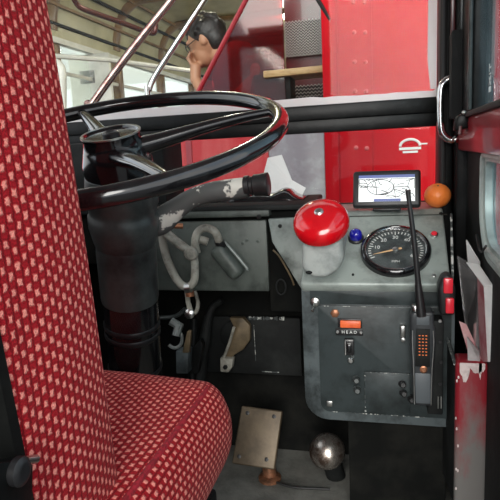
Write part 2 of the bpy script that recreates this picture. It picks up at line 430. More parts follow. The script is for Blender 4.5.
# upper half: black frame, glass
yf = onX(477, 60, XD).y
b = MB(); b.box((XD-.012, yf, z1), (XD+.03, 1.30, 1.5), bev=.010, seg=3)
b.build('upper_frame', black_paint, door)
b = MB(); ym = onX(470, 60, XD-.012).y; b.box((XD-.015, ym-.004, z1+.01), (XD-.008, ym+.010, 1.48), bev=.003)
b.build('frame_moulding', column_grey, door)
MB().box((XD+.004, .72, z1), (XD+.009, yf+.005, 1.5)).build('upper_glass', glass_door, door, 0)
# lower half: grey rounded window frame, glass, skin
zw = onX(500, 256, XD).z; yw = onX(485, 200, XD).y
def side(u, v, d): return V((XD+d, u, v))
b = MB(); inn = rrect(.40, zw, yw, z2-.012, (.03, .07, .012, .012)); out = rrect(.36, zw-.030, yw+.055, z2, (.03, .09, .012, .012))
ring_panel(b, out, inn, side, .012); b.build('window_frame', frame_grey, door, 30)
b = MB(); inn2 = rrect(.35, zw-.036, yw+.058, z2, (.03, .09, .012, .012)); out2 = rrect(.30, .0, 1.32, z2+.002, .004)
ring_panel(b, out2, inn2, lambda u, v, d: V((XD+.006+d, u, v)), .02); b.build('door_skin', matte_black, door, 30)
b = MB(); b.tube([V((XD-.001, u, v)) for u, v in rrect(.385, zw-.012, yw+.018, z2-.002, (.03, .08, .012, .012))], .0055, 8, closed=True)
b.build('glazing_rubber', frame_grey, door)
MB().box((XD+.010, .38, zw-.01), (XD+.013, yw+.01, z2)).build('lower_glass', glass_door, door, 0)
# white lettering stuck on the upper glass
b = MB(); q = onX(490, 78, XD+.003)
text_mesh(b, 'EXIT', .022, frame(q, (0, 0, 1), (0, 1, 0)) @ M.Diagonal((1, 1, 1, 1)), .0003)
b.build('glass_lettering', white_ink, door, 0)
# worn red pillar edge that faces the seat, bottom right
YP = .95
a = onY(456, 362, YP); c = onY(492, 364, YP)
b = MB(); b.box((a.x, YP, 0), (c.x-.004, YP+.05, a.z), bev=.008, seg=3); 
post = tag(b.build('pillar_casing', door_worn), 'worn red metal casing with bare grey patches at the bottom right, below the papers', 'casing')
b = MB(); random.seed(5)
zt_ = a.z
for (x0, x1, dz) in ((.006, .022, .030), (.022, .046, .016), (.050, .062, .026), (.036, .041, .024)):
    m_ = (x0+x1)/2; pts = [V((a.x+x0, YP-.0012, zt_-.001)), V((a.x+x1, YP-.0012, zt_-.001))]
    for k in range(9):
        t = k/8; pts.append(V((a.x+x1+(x0-x1)*t, YP-.0012, zt_-.004-dz*math.sin(PI*(t*.86+.07))**.6*random.uniform(.75, 1.1))))
    b.prism(pts, (0, .002, 0))
for k in range(9): b.ball((a.x+random.uniform(.001, .006), YP, zt_*random.uniform(.25, .95)), (.0016, .001, .003), u=8, v=6)
b.build('paint_chips', mat('chalky_white', (.80, .68, .66), .6, col2=(.6, .5, .48), nscale=50), post, 0)

# ================================================================== the seat
XR = -.246; ZS = .432
seat = thing('driver_seat', (-.45, .6, 0), 'red moquette driver seat with pink dashes, left foreground below the steering wheel', 'seat')
# cushion: profile across (x, z) swept along y
def cushion():
    b = MB(); prof = []
    # from underside left, over the top, to underside right
    top = ZS
    prof.append((-.66, top-.16)); prof.append((-.70, top-.10)); prof.append((-.69, top-.03)); prof.append((-.66, top-.004))
    for k in range(1, 14): prof.append((-.66+(XR-.0+.66)*k/13, top+.010*math.sin(PI*k/13)-.002*(k/13)))
    for dx, dz in ((.010, -.006), (.018, -.013), (.025, -.023), (.030, -.036), (.034, -.050), (.035, -.068), (.033, -.088), (.027, -.106), (.018, -.124), (.006, -.142), (-.010, -.158)):
        prof.append((XR+dx, top+dz))
    pv = [V((x, 0, z)) for x, z in prof]; sp, _ = smooth_path(pv, [0]*len(pv), 3)
    arc = [0]
    for i in range(1, len(sp)): arc.append(arc[-1]+(sp[i]-sp[i-1]).length)
    Y0, Y1 = .40, .742; cen = V((-.46, 0, ZS-.085))
    rows = []; uvs = []
    ts = [Y0+(Y1-.075-Y0)*k/24 for k in range(25)]+[None]*18
    sv = 0; prevy = Y0
    for i, y in enumerate(ts):
        if y is None:
            a = (i-24)/18*PI/2; y = Y1-.075+.075*math.sin(a); s = 1-.0*(1-math.cos(a)); kx = 1-.075/.235*(1-math.cos(a)); kz = 1-.055/.085*(1-math.cos(a))
            sv = .29+.085*a
        else: kx = kz = 1; sv = y-Y0
        r = []; u = []
        for q, s_ in zip(sp, arc):
            dd = q-cen
            crown = 0
            r.append(V((cen.x+dd.x*kx, y, cen.z+dd.z*kz)))
            u.append((s_, sv))
        rows.append(r); uvs.append(u)
    # close the front end
    last = rows[-1]
    for k in (.6, .25, 0):
        rows.append([V((cen.x+(p.x-cen.x)*k, Y1+.001, cen.z+(p.z-cen.z)*k)) for p in last]); uvs.append([(s_*k+3, sv+.02) for s_ in arc])
    b.grid(rows, uvs)
    return b
cu = cushion().build('cushion', moq, seat, 60)
b = MB(); b.tube([(XR+.006, .42, ZS-.0050), (XR+.006, .55, ZS-.0045), (XR+.006, .64, ZS-.0048), (XR+.002, .685, ZS-.0075), (XR-.004, .705, ZS-.015)], [.0036, .0036, .0036, .0032, .0025], 8, sm=5); b.build('piping', piping_m, cu)
b = MB(); b.prism([V((-.66, .38, ZS-.17)), V((XR+.0, .38, ZS-.17)), V((XR, .70, ZS-.17)), V((-.66, .70, ZS-.17))], (0, 0, -.03), bev=.006); b.build('seat_pan', matte_black, seat)
b = MB(); b.box((-.58, .45, 0), (-.34, .66, ZS-.19), bev=.01); b.build('pedestal', matte_black, seat)
# backrest: side bolster outline in (y, z) seen almost edge-on
def backrest():
    b = MB()
    zs = [.36+.62*k/40 for k in range(41)]
    rows = []; uvs = []
    XB = XR-.012
    for z in zs:
        t = (z-.414)/.448
        yf_ = .459-.014*t-.020*max(0, t)**2
        yb = yf_-.134-.012*max(0, t)
        sect = [(-.66, yb), (-.66, yf_), (-.60, yf_+.006), (-.45, yf_-.014), (-.32, yf_+.004), (XB-.022, yf_+.003), (XB-.010, yf_), (XB-.003, yf_-.007), (XB, yf_-.018)]
        sect += [(XB+.004*math.sin(PI*k/7), yf_-.018-(yf_-.018-yb-.014)*k/8) for k in range(1, 8)]
        sect += [(XB, yb+.014), (XB-.003, yb+.005), (XB-.010, yb), (XB-.03, yb-.002)]
        pv = [V((x, y, z)) for x, y in sect]; sp, _ = smooth_path(pv, [0]*len(pv), 2)
        ar = [0]
        for i in range(1, len(sp)): ar.append(ar[-1]+(sp[i]-sp[i-1]).length)
        rows.append(sp); uvs.append([(q, z) for q in ar])
    top = rows[-1]; cen = sum(top, V())/len(top)
    for k, dz in ((.9, .02), (.5, .03), (.05, .032)):
        rows.append([V((cen.x+(p.x-cen.x)*k, cen.y+(p.y-cen.y)*k, p.z+dz)) for p in top]); uvs.append([(u, v+.03) for u, v in uvs[40]])
    b.grid(rows, uvs, closed=False)
    return b
br = backrest().build('backrest', moq, seat, 60)
# black shell behind the backrest and the hinge bracket
b = MB(); n = 24; outer = []
shell = []
for k in range(n+1):
    z = .34+.64*k/n; t = (z-.414)/.448
    yb = .443-.014*t-.020*max(0, t)**2-.118-.012*max(0, t); shell.append((yb, z))
b.grid([[V((-.665, y+.004, z)), V((-.665, y-.012, z)), V((XR-.020, y-.012, z)), V((XR-.011, y-.006, z)), V((XR-.012, y+.005, z))] for y, z in shell])
b.build('backrest_shell', fire_m, seat)
b = MB(); h0 = onX(0, 478, XR-.004); h1 = onX(33, 470, XR-.004)
b.prism([onX(-30, 465, XR-.002), onX(4, 462, XR-.002), onX(34, 458, XR-.002), onX(33, 520, XR-.002), onX(-30, 540, XR-.002)], (-.012, 0, 0), bev=.002)
hb = b.build('hinge_bracket', black_paint, seat)
b = MB(); o_ = onX(16, 471, XR-.002); b.lathe([(.010, 0), (.010, .005), (.007, .007), (.004, .0075), (0, .006)], axis(o_, (1, 0, 0)), 20); b.build('pivot_bolt', black_plastic, hb)
b = MB(); b.tube([onX(25, 461, XR+.001), onX(36, 459, XR+.001)], .0032, 10); b.build('locking_pin', steel, hb)

# ================================================================== steering wheel and column
ti = R(17.2); wn = V((0, -math.sin(ti), math.cos(ti)))
W = EYE + ray(112, 139)*.79
wf = axis(W, wn)          # local x = world x, local z = wheel normal
wheel = thing('steering_wheel', W, 'big glossy black three-spoke steering wheel tilted flat above the seat', 'steering wheel')
b = MB(); Rr = .2385
b.tube([wf @ V((Rr*math.cos(2*PI*k/96), Rr*math.sin(2*PI*k/96), 0)) for k in range(96)], .0118, 16, closed=True); b.build('rim', gloss_black, wheel)
for ang in (24, 128, 310):
    d = V((math.cos(R(ang)), math.sin(R(ang)), 0)); pd = V((-d.y, d.x, 0))
    b = MB()
    prof = [(.030, -.018, .021), (.07, -.014, .017), (.13, -.006, .0125), (.19, -.001, .010), (.232, 0, .0085)]
    b.tube([wf @ (d*r+V((0, 0, z))) for r, z, w in prof], [w for _, _, w in prof], 14, sm=4, flat=.72)
    b.build('spoke', gloss_black, wheel)
b = MB(); b.lathe([(.030, -.06), (.050, -.050), (.050, -.03), (.044, -.012), (.0405, .002), (.0420, .006), (.0420, .008), (.039, .0085), (.037, .006), (.015, .004), (0, .004)], wf, 40)
hub = b.build('hub', gloss_black, wheel)
b = MB(); b.lathe([(.0425, .0075), (.0425, .0095), (.0395, .0095), (.0395, .0075)], wf, 40, cap=False); b.build('hub_ring', steel, hub)
b = MB(); b.lathe([(.012, .004), (.012, .009), (.009, .0105), (.006, .009), (0, .009)], wf, 24); b.build('hub_cap', black_plastic, hub)

colm = thing('steering_column', (-.38, .80, 0), 'dark grey steering column with a worn selector arm, between seat and dashboard', 'steering column')
top_ = wf @ V((0, 0, -.055)); foot = onY(136, 372, .835)
ax = (foot-top_).normalized(); ln = (foot-top_).length
cf = axis(top_, ax)
b = MB(); b.lathe([(.040, -.01), (.051, .0), (.053, .02), (.053, .04), (.0505, .046), (.0505, .056), (.053, .06), (.053, .076), (.048, .10), (.0455, .108)], cf, 40); b.build('column_housing', column_grey, colm)
b = MB(); b.lathe([(.0450, .10), (.0460, .12), (.0460, .20), (.0450, .205)], cf, 40); b.build('column_sleeve', column_grey, colm)
b = MB(); b.lathe([(.0440, .20), (.0440, ln+.18)], cf, 40); lt = b.build('lower_tube', gloss_black, colm)
for s_ in (.245, .262, ln-.02):
    b = MB(); b.lathe([(.0445, s_), (.0458, s_+.002), (.0458, s_+.008), (.0445, s_+.010)], cf, 40, cap=False); b.build('clamp_band', black_plastic, lt)
# selector arm, knob
YA = .80
arm_px = [(136, 228, .022), (160, 221, .022), (176, 209, .0165), (193, 198, .0145), (212, 192, .0150), (234, 189, .0155), (248, 187, .0145)]
b = MB(); b.tube([onY(x, y, YA) for x, y, r in arm_px], [r for *_, r in arm_px], 16, sm=5)
sa = b.build('selector_arm', worn_arm, colm)
b = MB(); k0 = onY(244, 186.5, YA); k1 = onY(269, 184, YA); kd = (k1-k0); kl = kd.length
b.lathe([(.0125, 0), (.0155, .002), (.0155, .009), (.0135, .010), (.0135, .014), (.0160, .016), (.0165, kl-.010), (.0172, kl-.007), (.0172, kl-.001), (.0145, kl), (0, kl)], axis(k0, kd), 28)
b.build('knob', black_plastic, sa)

# ================================================================== dashboard
dash = thing('dashboard', (-.1, 1.15, .2), 'grey-green painted metal dashboard with dials and switches in front of the windscreen', 'dashboard')
al = R(34); pu = V((0, math.cos(al), math.sin(al))); pn = V((0, -math.sin(al), math.cos(al)))
P0 = onY(380, 284, 1.02); IP = (P0, pn)
def ip(x, y, h=0): return onP(x, y, P0+pn*h, pn)
tl, tr_ = ip(292, 212), ip(450, 209)
xl, xr = ip(300, 286).x, ip(451, 284).x
# sloping instrument panel as a closed housing with a flat top
sT = (tl-P0).dot(pu); 
prof = [P0, P0+pu*sT]
topz = prof[1].z; topy = prof[1].y
b = MB()
sec = [V((xl, P0.y, P0.z)), V((xl, topy, topz)), V((xl, 1.335, topz+.0)), V((xl, 1.335, P0.z-.02)), V((xl, P0.y+.012, P0.z-.02)), V((xl, P0.y+.004, P0.z-.012))]
b.prism(sec, (xr-xl, 0, 0), bev=.005, seg=3)
ipan = b.build('instrument_panel', grey_light, dash, 35)
# thin seam ridge below the top edge
b = MB()
def ipf(o, h=0): return frame(o+pn*h, (1, 0, 0), pu)
q0, q1 = ip(345, 217, .0006), ip(447, 215, .0006)
b.prism([q0, q1, q1+pu*.0022, q0+pu*.0022], pn*.0012); b.build('seam', dark_panel, ipan, 0)
# right end edge strip, worn pale
b = MB(); e0, e1 = ip(450, 214, .001), ip(451.5, 280, .001); b.prism([e0, e0+V((.004, 0, 0)), e1+V((.004, 0, 0)), e1], pn*.0015); b.build('worn_edge', chip_white, ipan, 0)
# speedometer
sc = ip(395.5, 252.5); sf = ipf(sc); r0 = .0655
sp = []
b = MB(); b.lathe([(r0, 0), (r0, .010), (r0-.003, .014), (r0-.007, .015), (r0-.010, .012), (r0-.011, .008)], sf, 64, cap=False); spd = b.build('speedometer', gloss_black, dash)
b = MB(); b.lathe([(r0-.009, .006), (r0-.0075, .0128), (r0-.0092, .0136), (r0-.0105, .0128), (r0-.0115, .006)], sf, 64, cap=False); b.build('bezel_ring', chrome, spd)
b = MB(); b.lathe([(r0-.005, .0), (r0-.010, .006), (0, .006)], sf, 64, cap=False); b.build('dial', dial_m, spd)
b = MB(); rd = r0-.0145
# 0 at lower left, 70 at lower right: clockwise
def dang(v): return R(205-v*(230/60.0)*1.0)
for i in range(0, 63, 2):
    a = dang(i); L_ = .0085 if i % 10 == 0 else .0055; w = .0009
    d = V((math.cos(a), math.sin(a), 0)); t = V((-d.y, d.x, 0))
    b.prism([sf @ (d*rd+t*w+V((0, 0, .0064))), sf @ (d*rd-t*w+V((0, 0, .0064))), sf @ (d*(rd-L_)-t*w+V((0, 0, .0064))), sf @ (d*(rd-L_)+t*w+V((0, 0, .0064)))], pn*.0004)
b.build('dial_ticks', white_ink, spd, 0); b = MB()
for v in (10, 20, 30, 40, 50, 60):
    a = dang(v); text_mesh(b, str(v), .0115, sf @ M.Translation((math.cos(a)*(rd-.0155), math.sin(a)*(rd-.0155), .0064)), .0003)
b.build('dial_numerals', white_ink, spd, 0); b = MB()
text_mesh(b, 'MPH', .0075, sf @ M.Translation((0, -.030, .0064)), .0003)
b.build('dial_legend', white_ink, spd, 0)
b = MB(); a = dang(2); d = V((math.cos(a), math.sin(a), 0)); t = V((-d.y, d.x, 0))
b.prism([sf @ (d*.044+V((0, 0, .008))), sf @ (d*.012+t*.0018+V((0, 0, .008))), sf @ (d*-.012+t*.0022+V((0, 0, .008))), sf @ (d*-.012-t*.0022+V((0, 0, .008))), sf @ (d*.012-t*.0018+V((0, 0, .008)))], pn*.0008)
b.build('needle', needle_m, spd, 0)
b = MB(); b.lathe([(.006, .006), (.006, .0095), (.004, .0105), (0, .0105)], sf, 20); b.build('needle_boss', steel, spd)
b = MB(); b.lathe([(r0-.011, .0112), (0, .0122)], sf, 48, cap=False); b.build('dial_glass', clear, spd)
# blue warning lamp
lf = ipf(ip(356, 239)); b = MB(); b.lathe([(.0155, 0), (.0155, .004), (.0135, .006)], lf, 28); lamp = b.build('warning_lamp', black_plastic, dash)
b = MB(); b.lathe([(.0125, .005), (.0128, .014), (.0110, .019), (.007, .0225), (0, .0235)], lf, 28, cap=False); tag(b.build('lamp_lens', blue_lens, lamp), 'domed dark blue lens')
# red tell-tale and screws
lf = ipf(ip(434, 235)); b = MB(); b.lathe([(.008, 0), (.008, .003), (.0065, .004)], lf, 20); bt = b.build('push_button', steel, dash)
b = MB(); b.lathe([(.006, .0035), (.005, .006), (0, .0065)], lf, 20, cap=False); b.build('button_cap', red_lens, bt)
for px, py in ((434, 276), (353, 275), (441, 214)):
    b = MB(); bolt_head(b, ip(px, py), pn, .004 if px != 353 else .0025, .0025, 8); b.build('screw', steel if px == 434 else matte_black, dash)
# lower switch panel: rounded casing, raised plate
YS = 1.03
def ys(x, y, d=0): return onY(x, y, YS+d)
c0, c1 = ys(306, 418), ys(452, 287)
b = MB(); b.prism([V((x, YS, z)) for x, z in rrect(c0.x, c0.z, .112, P0.z-.004, (.045, .004, .004, .012))], (0, .10, 0), bev=.006, seg=3)
b.build('switch_panel', rim_panel, dash, 35)
d0, d1 = ys(321, 411, -.004), ys(420, 307, -.004)
dw = ys(440, 411, -.004)
b = MB(); b.prism([V((x, YS-.004, z)) for x, z in rrect(d0.x, d0.z, .106, d1.z, (.018, .003, .003, .008))], (0, .006, 0), bev=.0015)
pl_ = b.build('switch_plate', slate_panel, dash, 35)
b = MB(); u0, u1 = ys(310, 304, -.003), ys(450, 290, -.003); b.prism([V((x, YS-.002, z)) for x, z in rrect(u0.x, u0.z, .110, u1.z, .004)], (0, .004, 0), bev=.001); b.build('upper_strip', slate_panel, dash, 35)
# worn edges
b = MB(); random.seed(11)
def chips(b, p, q, n, w, gap=.5):
    for k in range(n):
        if random.random() < gap: continue
        a_, c_ = k/n, (k+random.uniform(.5, 1.1))/n
        A = p.lerp(q, a_); B = p.lerp(q, min(1, c_)); hh = w*random.uniform(.4, 1.2)
        b.box((min(A.x, B.x), A.y-.0008, min(A.z, B.z)-hh), (max(A.x, B.x)+.0004, A.y+.0008, max(A.z, B.z)+hh))
chips(b, V((d0.x+.012, YS-.0045, d1.z-.001)), V((.06, YS-.0045, d1.z-.001)), 40, .0005, .35)
b.build('chipped_paint', chip_white, pl_, 0); b = MB()
chips(b, V((d0.x+.02, YS-.0045, d0.z+.0005)), V((.06, YS-.0045, d0.z+.0005)), 40, .0006, .4)
b.build('chipped_paint', chip_white, pl_, 0)
# toggle switch at the top left
tf = frame(ys(315, 302, -.004), (1, 0, 0), (0, 0, 1)); b = MB(); b.lathe([(.0085, 0), (.0085, .003), (.006, .004), (.006, .007), (.003, .008)], tf, 16); tg = b.build('toggle_switch', steel, dash)
b = MB(); b.tube([tf @ V((0, 0, .006)), tf @ V((-.001, -.006, .018)), tf @ V((-.002, -.011, .024))], [.002, .0022, .0032], 10); b.build('toggle_lever', chrome, tg)
# orange lens, HEAD label, rocker
b = MB(); bolt_head(b, ys(335, 313, -.004), (0, -1, 0), .0085, .004, 6); b.build('hexagon_nut', copper, dash)
o0, o1 = ys(340.5, 326.5, -.004), ys(361, 320, -.004)
b = MB(); b.box((o0.x, YS-.013, o0.z), (o1.x, YS-.003, o1.z), bev=.002); ol = b.build('indicator_light', orange_lens, dash); tag(ol, 'orange rectangular lens')
b = MB(); b.box((o0.x-.005, YS-.007, o0.z-.001), (o1.x+.002, YS-.003, o1.z+.003), bev=.001); b.build('light_housing', black_plastic, ol)
n0, n1 = ys(336, 334.5, -.004), ys(363, 328.5, -.004)
b = MB(); b.box((n0.x, YS-.008, n0.z), (n1.x, YS-.003, n1.z), bev=.0008); np_ = b.build('name_plate', black_plastic, dash)
b = MB(); text_mesh(b, 'H E A D', .0082, frame(V(((n0.x+n1.x)/2, YS-.0083, (n0.z+n1.z)/2)), (1, 0, 0), (0, 0, 1)), .0003)
b.build('plate_lettering', white_ink, np_, 0)
for x in (n0.x+.0035, n1.x-.0035):
    b = MB(); bolt_head(b, V((x, YS-.008, (n0.z+n1.z)/2)), (0, -1, 0), .003, .002, 10); b.build('plate_screw', steel, np_)
r0_, r1_ = ys(345, 354, -.004), ys(354, 338, -.004)
b = MB(); b.box((r0_.x, YS-.012, r0_.z), (r1_.x, YS-.003, r1_.z), bev=.0015); rk = b.build('rocker_switch', black_plastic, dash)
b = MB(); b.box((r0_.x+.004, YS-.024, r0_.z+.010), (r1_.x-.004, YS-.010, r1_.z-.006), bev=.002); b.build('rocker', gloss_black, rk)
b = MB(); b.box((r0_.x+.001, YS-.0125, r0_.z+.001), (r0_.x+.0025, YS-.012, r1_.z-.001)); b.box((r0_.x+.001, YS-.0125, r1_.z-.003), (r1_.x-.001, YS-.012, r1_.z-.0015)); b.build('switch_frame', steel, rk, 0)
b = MB(); q = ys(351, 359, -.004); b.lathe([(.006, 0), (.006, .008), (.004, .010), (0, .010)], axis(q, (0, -1, 0)), 14); b.build('pull_knob', steel, dash)
for px, py, k in ((356, 379, 0), (357, 389, 0), (402, 383, 1), (403, 392, 1), (411, 398, 1)):
    b = MB(); q = ys(px, py, -.004); b.lathe([(.0075, 0), (.0075, .004), (.005, .006), (.005, .012), (.0058, .013), (.0058, .018), (.004, .020), (0, .020)], axis(q, (.1, -1, .2)), 14)
    b.build('knob', column_grey if not k else black_plastic, dash)
# square fuse cover with chipped left and top edges
f0, f1 = ys(365, 411, -.005), ys(410, 373, -.005)
b = MB(); b.box((f0.x, YS-.008, f0.z), (f1.x, YS-.003, f1.z), bev=.001); fc = b.build('fuse_cover', slate_panel, dash)
b = MB(); chips(b, V((f0.x, YS-.0085, f1.z-.001)), V((f1.x, YS-.0085, f1.z-.001)), 22, .0006, .45)
for k in range(9):
    z = f0.z+(f1.z-f0.z)*k/9
    if random.random() < .75: b.box((f0.x, YS-.0088, z), (f0.x+random.uniform(.001, .0025), YS-.0078, z+random.uniform(.002, .007)))
b.build('chipped_edge', chip_white, fc, 0)
b = MB(); q = ys(329.5, 403.5, -.004); b.box((q.x-.0055, YS-.0062, q.z-.0055), (q.x+.0055, YS-.0035, q.z+.0055), bev=.0008); b.build('square_nut', steel, dash)
# bracket clip by the radio
b = MB(); q = ys(403, 330, -.004); b.box((q.x-.005, YS-.018, q.z-.010), (q.x+.004, YS-.003, q.z+.012), bev=.0015); b.lathe([(.004, 0), (.004, .012), (0, .013)], axis(q+V((0, -.004, -.014)), (0, -1, 0)), 10); b.build('clip', steel, dash)

# left dashboard panel
YL = 1.12
l0, l1 = onY(120, 290, YL), onY(266, 221, YL)
b = MB(); b.box((l0.x, YL, l0.z), (l1.x, YL+.012, l1.z+.002), bev=.003); b.build('left_panel', dark_panel, dash)
m0, m1 = onY(120, 220, YL-.01), onY(269, 210, YL-.01)
b = MB(); b.box((m0.x, YL-.010, m0.z), (m1.x, YL+.02, m1.z), bev=.003); lip = b.build('left_lip', dark_panel, dash)
for px, py in ((259, 217),):
    b = MB(); bolt_head(b, onY(px, py, YL-.010), (0, -1, 0), .005, .002, 10); b.build('screw', matte_black, dash)
for px, py in ((243, 243), (258, 241), (247, 240)):
    b = MB(); bolt_head(b, onY(px, py, YL), (0, -1, 0), .0035, .0015, 10); b.build('screw', dark_panel, dash)
# dark top ledge below the windscreen
b = MB(); zl = m1.z; b.box((-.84, YL-.005, zl-.002), (xl+.01, 1.335, zl+.010), bev=.004); b.build('top_ledge', matte_black, dash)
b = MB(); b.box((-.84, 1.20, zl+.004), (onY(164, 160, 1.2).x, 1.325, onY(100, 140, 1.2).z-.004), bev=.01); b.build('left_cowl', matte_black, dash)
# cheek plate between the two panels
b = MB(); YC = 1.075
ck = [(268, 219, .03), (330, 216, .02), (332, 262, -.01), (303, 292, -.03), (272, 242, .02)]
b.prism([onY(x, y, YC+d) for x, y, d in ck], (0, .012, 0), bev=.002); b.build('cheek_plate', grey_panel, dash, 30)
b = MB(); bolt_head(b, onY(280, 226, YC+.024), (0, -1, 0), .004, .002, 8); b.build('screw', matte_black, dash)
b = MB(); st = [(273, 250), (279, 256), (285, 266), (291, 277), (294, 285)]
b.tube([onY(x, y, YC-.012+.0) for x, y in st], .0035, 8, sm=4, flat=.5); b.build('yellow_strap', tan_metal, dash)
b = MB(); q = onY(281, 287, 1.10); fr = frame(q, (1, 0, 0), (0, 0, 1)); b.tube([fr @ V((.010*math.cos(k*PI/12), .016*math.sin(k*PI/12), 0)) for k in range(24)], .0018, 8, closed=True); b.build('ring', matte_black, dash)
# dark understructure behind the openings
b = MB(); b.box((-.84, YL+.02, .50), (xl-.002, 1.33, zl-.004), bev=.004); b.box((l1.x-.002, YL+.012, onY(300, 300, YL).z-.03), (xl+.03, 1.25, zl-.004), bev=.004)
b.build('inner_frame', fire_m, dash)

# ================================================================== things on and in the dashboard
# bell
bc = ip(322, 262)
bell = thing('warning_bell', bc, 'round red gong bell on a grey cast box, left of the speedometer', 'bell')
bu_n = (pn*.75+V((0, -.55, .35))).normalized()
b = MB(); YB = .975
bx = [(302, 243), (343, 238), (344, 262), (338, 272), (326, 279), (312, 279), (301, 270)]
b.prism([onY(x, y, YB) for x, y in bx], (0, .085, .02), bev=.014, seg=4); bb = b.build('bell_box', cast_grey, bell, 60)
b = MB(); q = onY(309, 272.5, YB); b.ball(q, (.006, .003, .0035), u=12, v=8); b.build('drain_slot', matte_black, bb)
gn = V((-.05, -.62, .78)).normalized(); gc = onY(320.5, 219.5, .985)
gf = axis(gc, gn)
b = MB(); b.lathe([(.044, -.020), (.0490, -.017), (.0505, -.010), (.0495, -.001), (.046, .0065), (.038, .0125), (.026, .0170), (.012, .0190), (0, .0195)], gf, 48); gg = b.build('gong', red_bell, bell)
b = MB(); b.lathe([(.0085, .018), (.0085, .0205), (.0062, .0225), (.004, .0215), (0, .0215)], gf, 16); b.build('gong_nut', steel, gg)
# sat nav
gc2 = onY(386.5, 188.5, 1.165)
gfr = frame(gc2, (1, .0, -.01), (-.05, .35, .94))
nav = thing('sat_nav', gc2, 'small black sat nav with a lit street map, standing on the dashboard top', 'sat nav')
w_, h_ = .0665, .0385
b = MB(); b.prism([gfr @ V((x*w_ if y > 0 else x*w_, y*h_, -.016)) for x, y in ((-1, -1), (1, -1), (1, 1), (-1, 1))], gfr.to_3x3() @ V((0, 0, .018)), bev=.006, seg=3); cs = b.build('case', black_plastic, nav)
sw, sh = .055, .0275
def scr(x0, y0, x1, y1, h, t=.0005): 
    return [gfr @ V((x, y, h)) for x, y in ((x0, y0), (x1, y0), (x1, y1), (x0, y1))]
b = MB(); b.prism(scr(-sw, -sh, sw, sh, .0022), gfr.to_3x3() @ V((0, 0, .0006))); sn = b.build('screen', map_white, nav, 0)
b = MB(); b.prism(scr(-sw, sh-.006, sw, sh, .0028), gfr.to_3x3() @ V((0, 0, .0004))); b.prism(scr(-sw*.45, -sh, sw*.5, -sh+.0055, .0028), gfr.to_3x3() @ V((0, 0, .0004))); b.build('map_header', map_blue, sn, 0)
b = MB(); random.seed(21)
def road(pts, w):
    b.tube([gfr @ V((max(-sw+.001, min(sw-.001, x)), max(-sh+.006, min(sh-.008, y)), .0029)) for x, y in pts], w, 5)
for k in range(34):
    x, y = random.uniform(-sw, sw), random.uniform(-sh+.006, sh-.008); a = random.uniform(0, PI); p = [(x, y)]
    for j in range(random.randint(2, 4)):
        x += math.cos(a)*random.uniform(.006, .014); y += math.sin(a)*random.uniform(.004, .010); a += random.uniform(-.6, .6); p.append((x, y))
    road(p, random.uniform(.0004, .0008))
road([(-.012+.026*math.cos(t*PI/9), .002+.016*math.sin(t*PI/9)) for t in range(19)], .0007)
b.build('map_roads', map_line, sn, 0)
b = MB(); b.box((gc2.x-.028, gc2.y-.002, topz+.0005), (gc2.x+.028, gc2.y+.035, topz+.006), bev=.002); b.tube([V((gc2.x, gc2.y+.024, topz+.003)), gfr @ V((0, -.012, -.014))], .007, 10); b.build('stand', black_plastic, nav)
# orange
oc = onY(437.5, 196, 1.17); oc.z = topz+.0255; oc.x = onY(437.5, 196, 1.20).x; oc.y = 1.20
orr = thing('orange', (oc.x, oc.y, topz), 'small round orange sitting on the right end of the dashboard top', 'fruit')
b = MB(); b.ball((0, 0, 0), (.0265, .0265, .0248), u=32, v=20)
for v in b.bm.verts:
    n_ = V(v.co).normalized(); k = n_.dot(V((0, -.45, .9)).normalized())
    if k > .94: v.co -= n_*.0022*(k-.94)/.06
    v.co += V(oc)
b.build('peel', orange_m, orr, 180)
b = MB(); nn = V((0, -.45, .9)).normalized(); b.lathe([(.0022, -.001), (.002, .0012), (0, .0014)], axis(V(oc)+nn*.0226, nn), 6); b.build('stem_end', tan_metal, orr)

# handheld radio
YR = .975
rp0 = onY(424, 408, YR)
rad = thing('handheld_radio', rp0, 'black two-way radio with long aerial and glowing orange keypad, standing before the switch panel', 'radio')
def rf(x, y, d=0): return onY(x, y, YR+d)
lean = frame(rf(422.8, 360), (1, 0, -.0), rf(418.8, 312)-rf(427.0, 406))
hh = (rf(420.5, 312)-rf(424.5, 406)).length/2; ww = .0215
def rl(x, y, z): return lean @ V((x, y, z))
outl = [(-ww*.74, -hh), (ww*.78, -hh), (ww*.86, -hh*.2), (ww*1.02, hh*.35), (ww*1.0, hh*.62), (ww*.86, hh*.72), (ww*.84, hh), (-ww*.80, hh), (-ww*1.0, hh*.88), (-ww*1.0, hh*.3), (-ww*.84, -hh*.2)]
b = MB(); b.prism([rl(x, y, 0) for x, y in outl], lean.to_3x3() @ V((0, 0, -.034)), bev=.004, seg=3); body = b.build('radio_body', radio_m, rad, 50)
b = MB(); b.prism([rl(x, y, .0) for x, y in ((-ww*.55, -hh*.93), (ww*.62, -hh*.93), (ww*.62, -hh*.28), (-ww*.62, -hh*.28))], lean.to_3x3() @ V((0, 0, .002)), bev=.001); tag(b.build('speaker_panel', radio_grey, rad, 30), 'paler grey lower front')
b = MB(); b.prism([rl(x, y, .0) for x, y in ((-ww*.62, -hh*.14), (ww*.55, -hh*.14), (ww*.55, hh*.66), (-ww*.55, hh*.66))], lean.to_3x3() @ V((0, 0, .0016)), bev=.001); kp = b.build('keypad', matte_black, rad, 30)
b = MB()
for r_ in range(7):
    for c_ in range(3):
        x = -ww*.26+c_*ww*.26; y = hh*(.52-r_*.068); b.box((-.0015, -.0009, -.0006), (.0015, .0009, .0010), lean @ M.Translation((x, y, .0016)), bev=.0005, seg=1)
b.build('keys', key_orange, kp, 0)
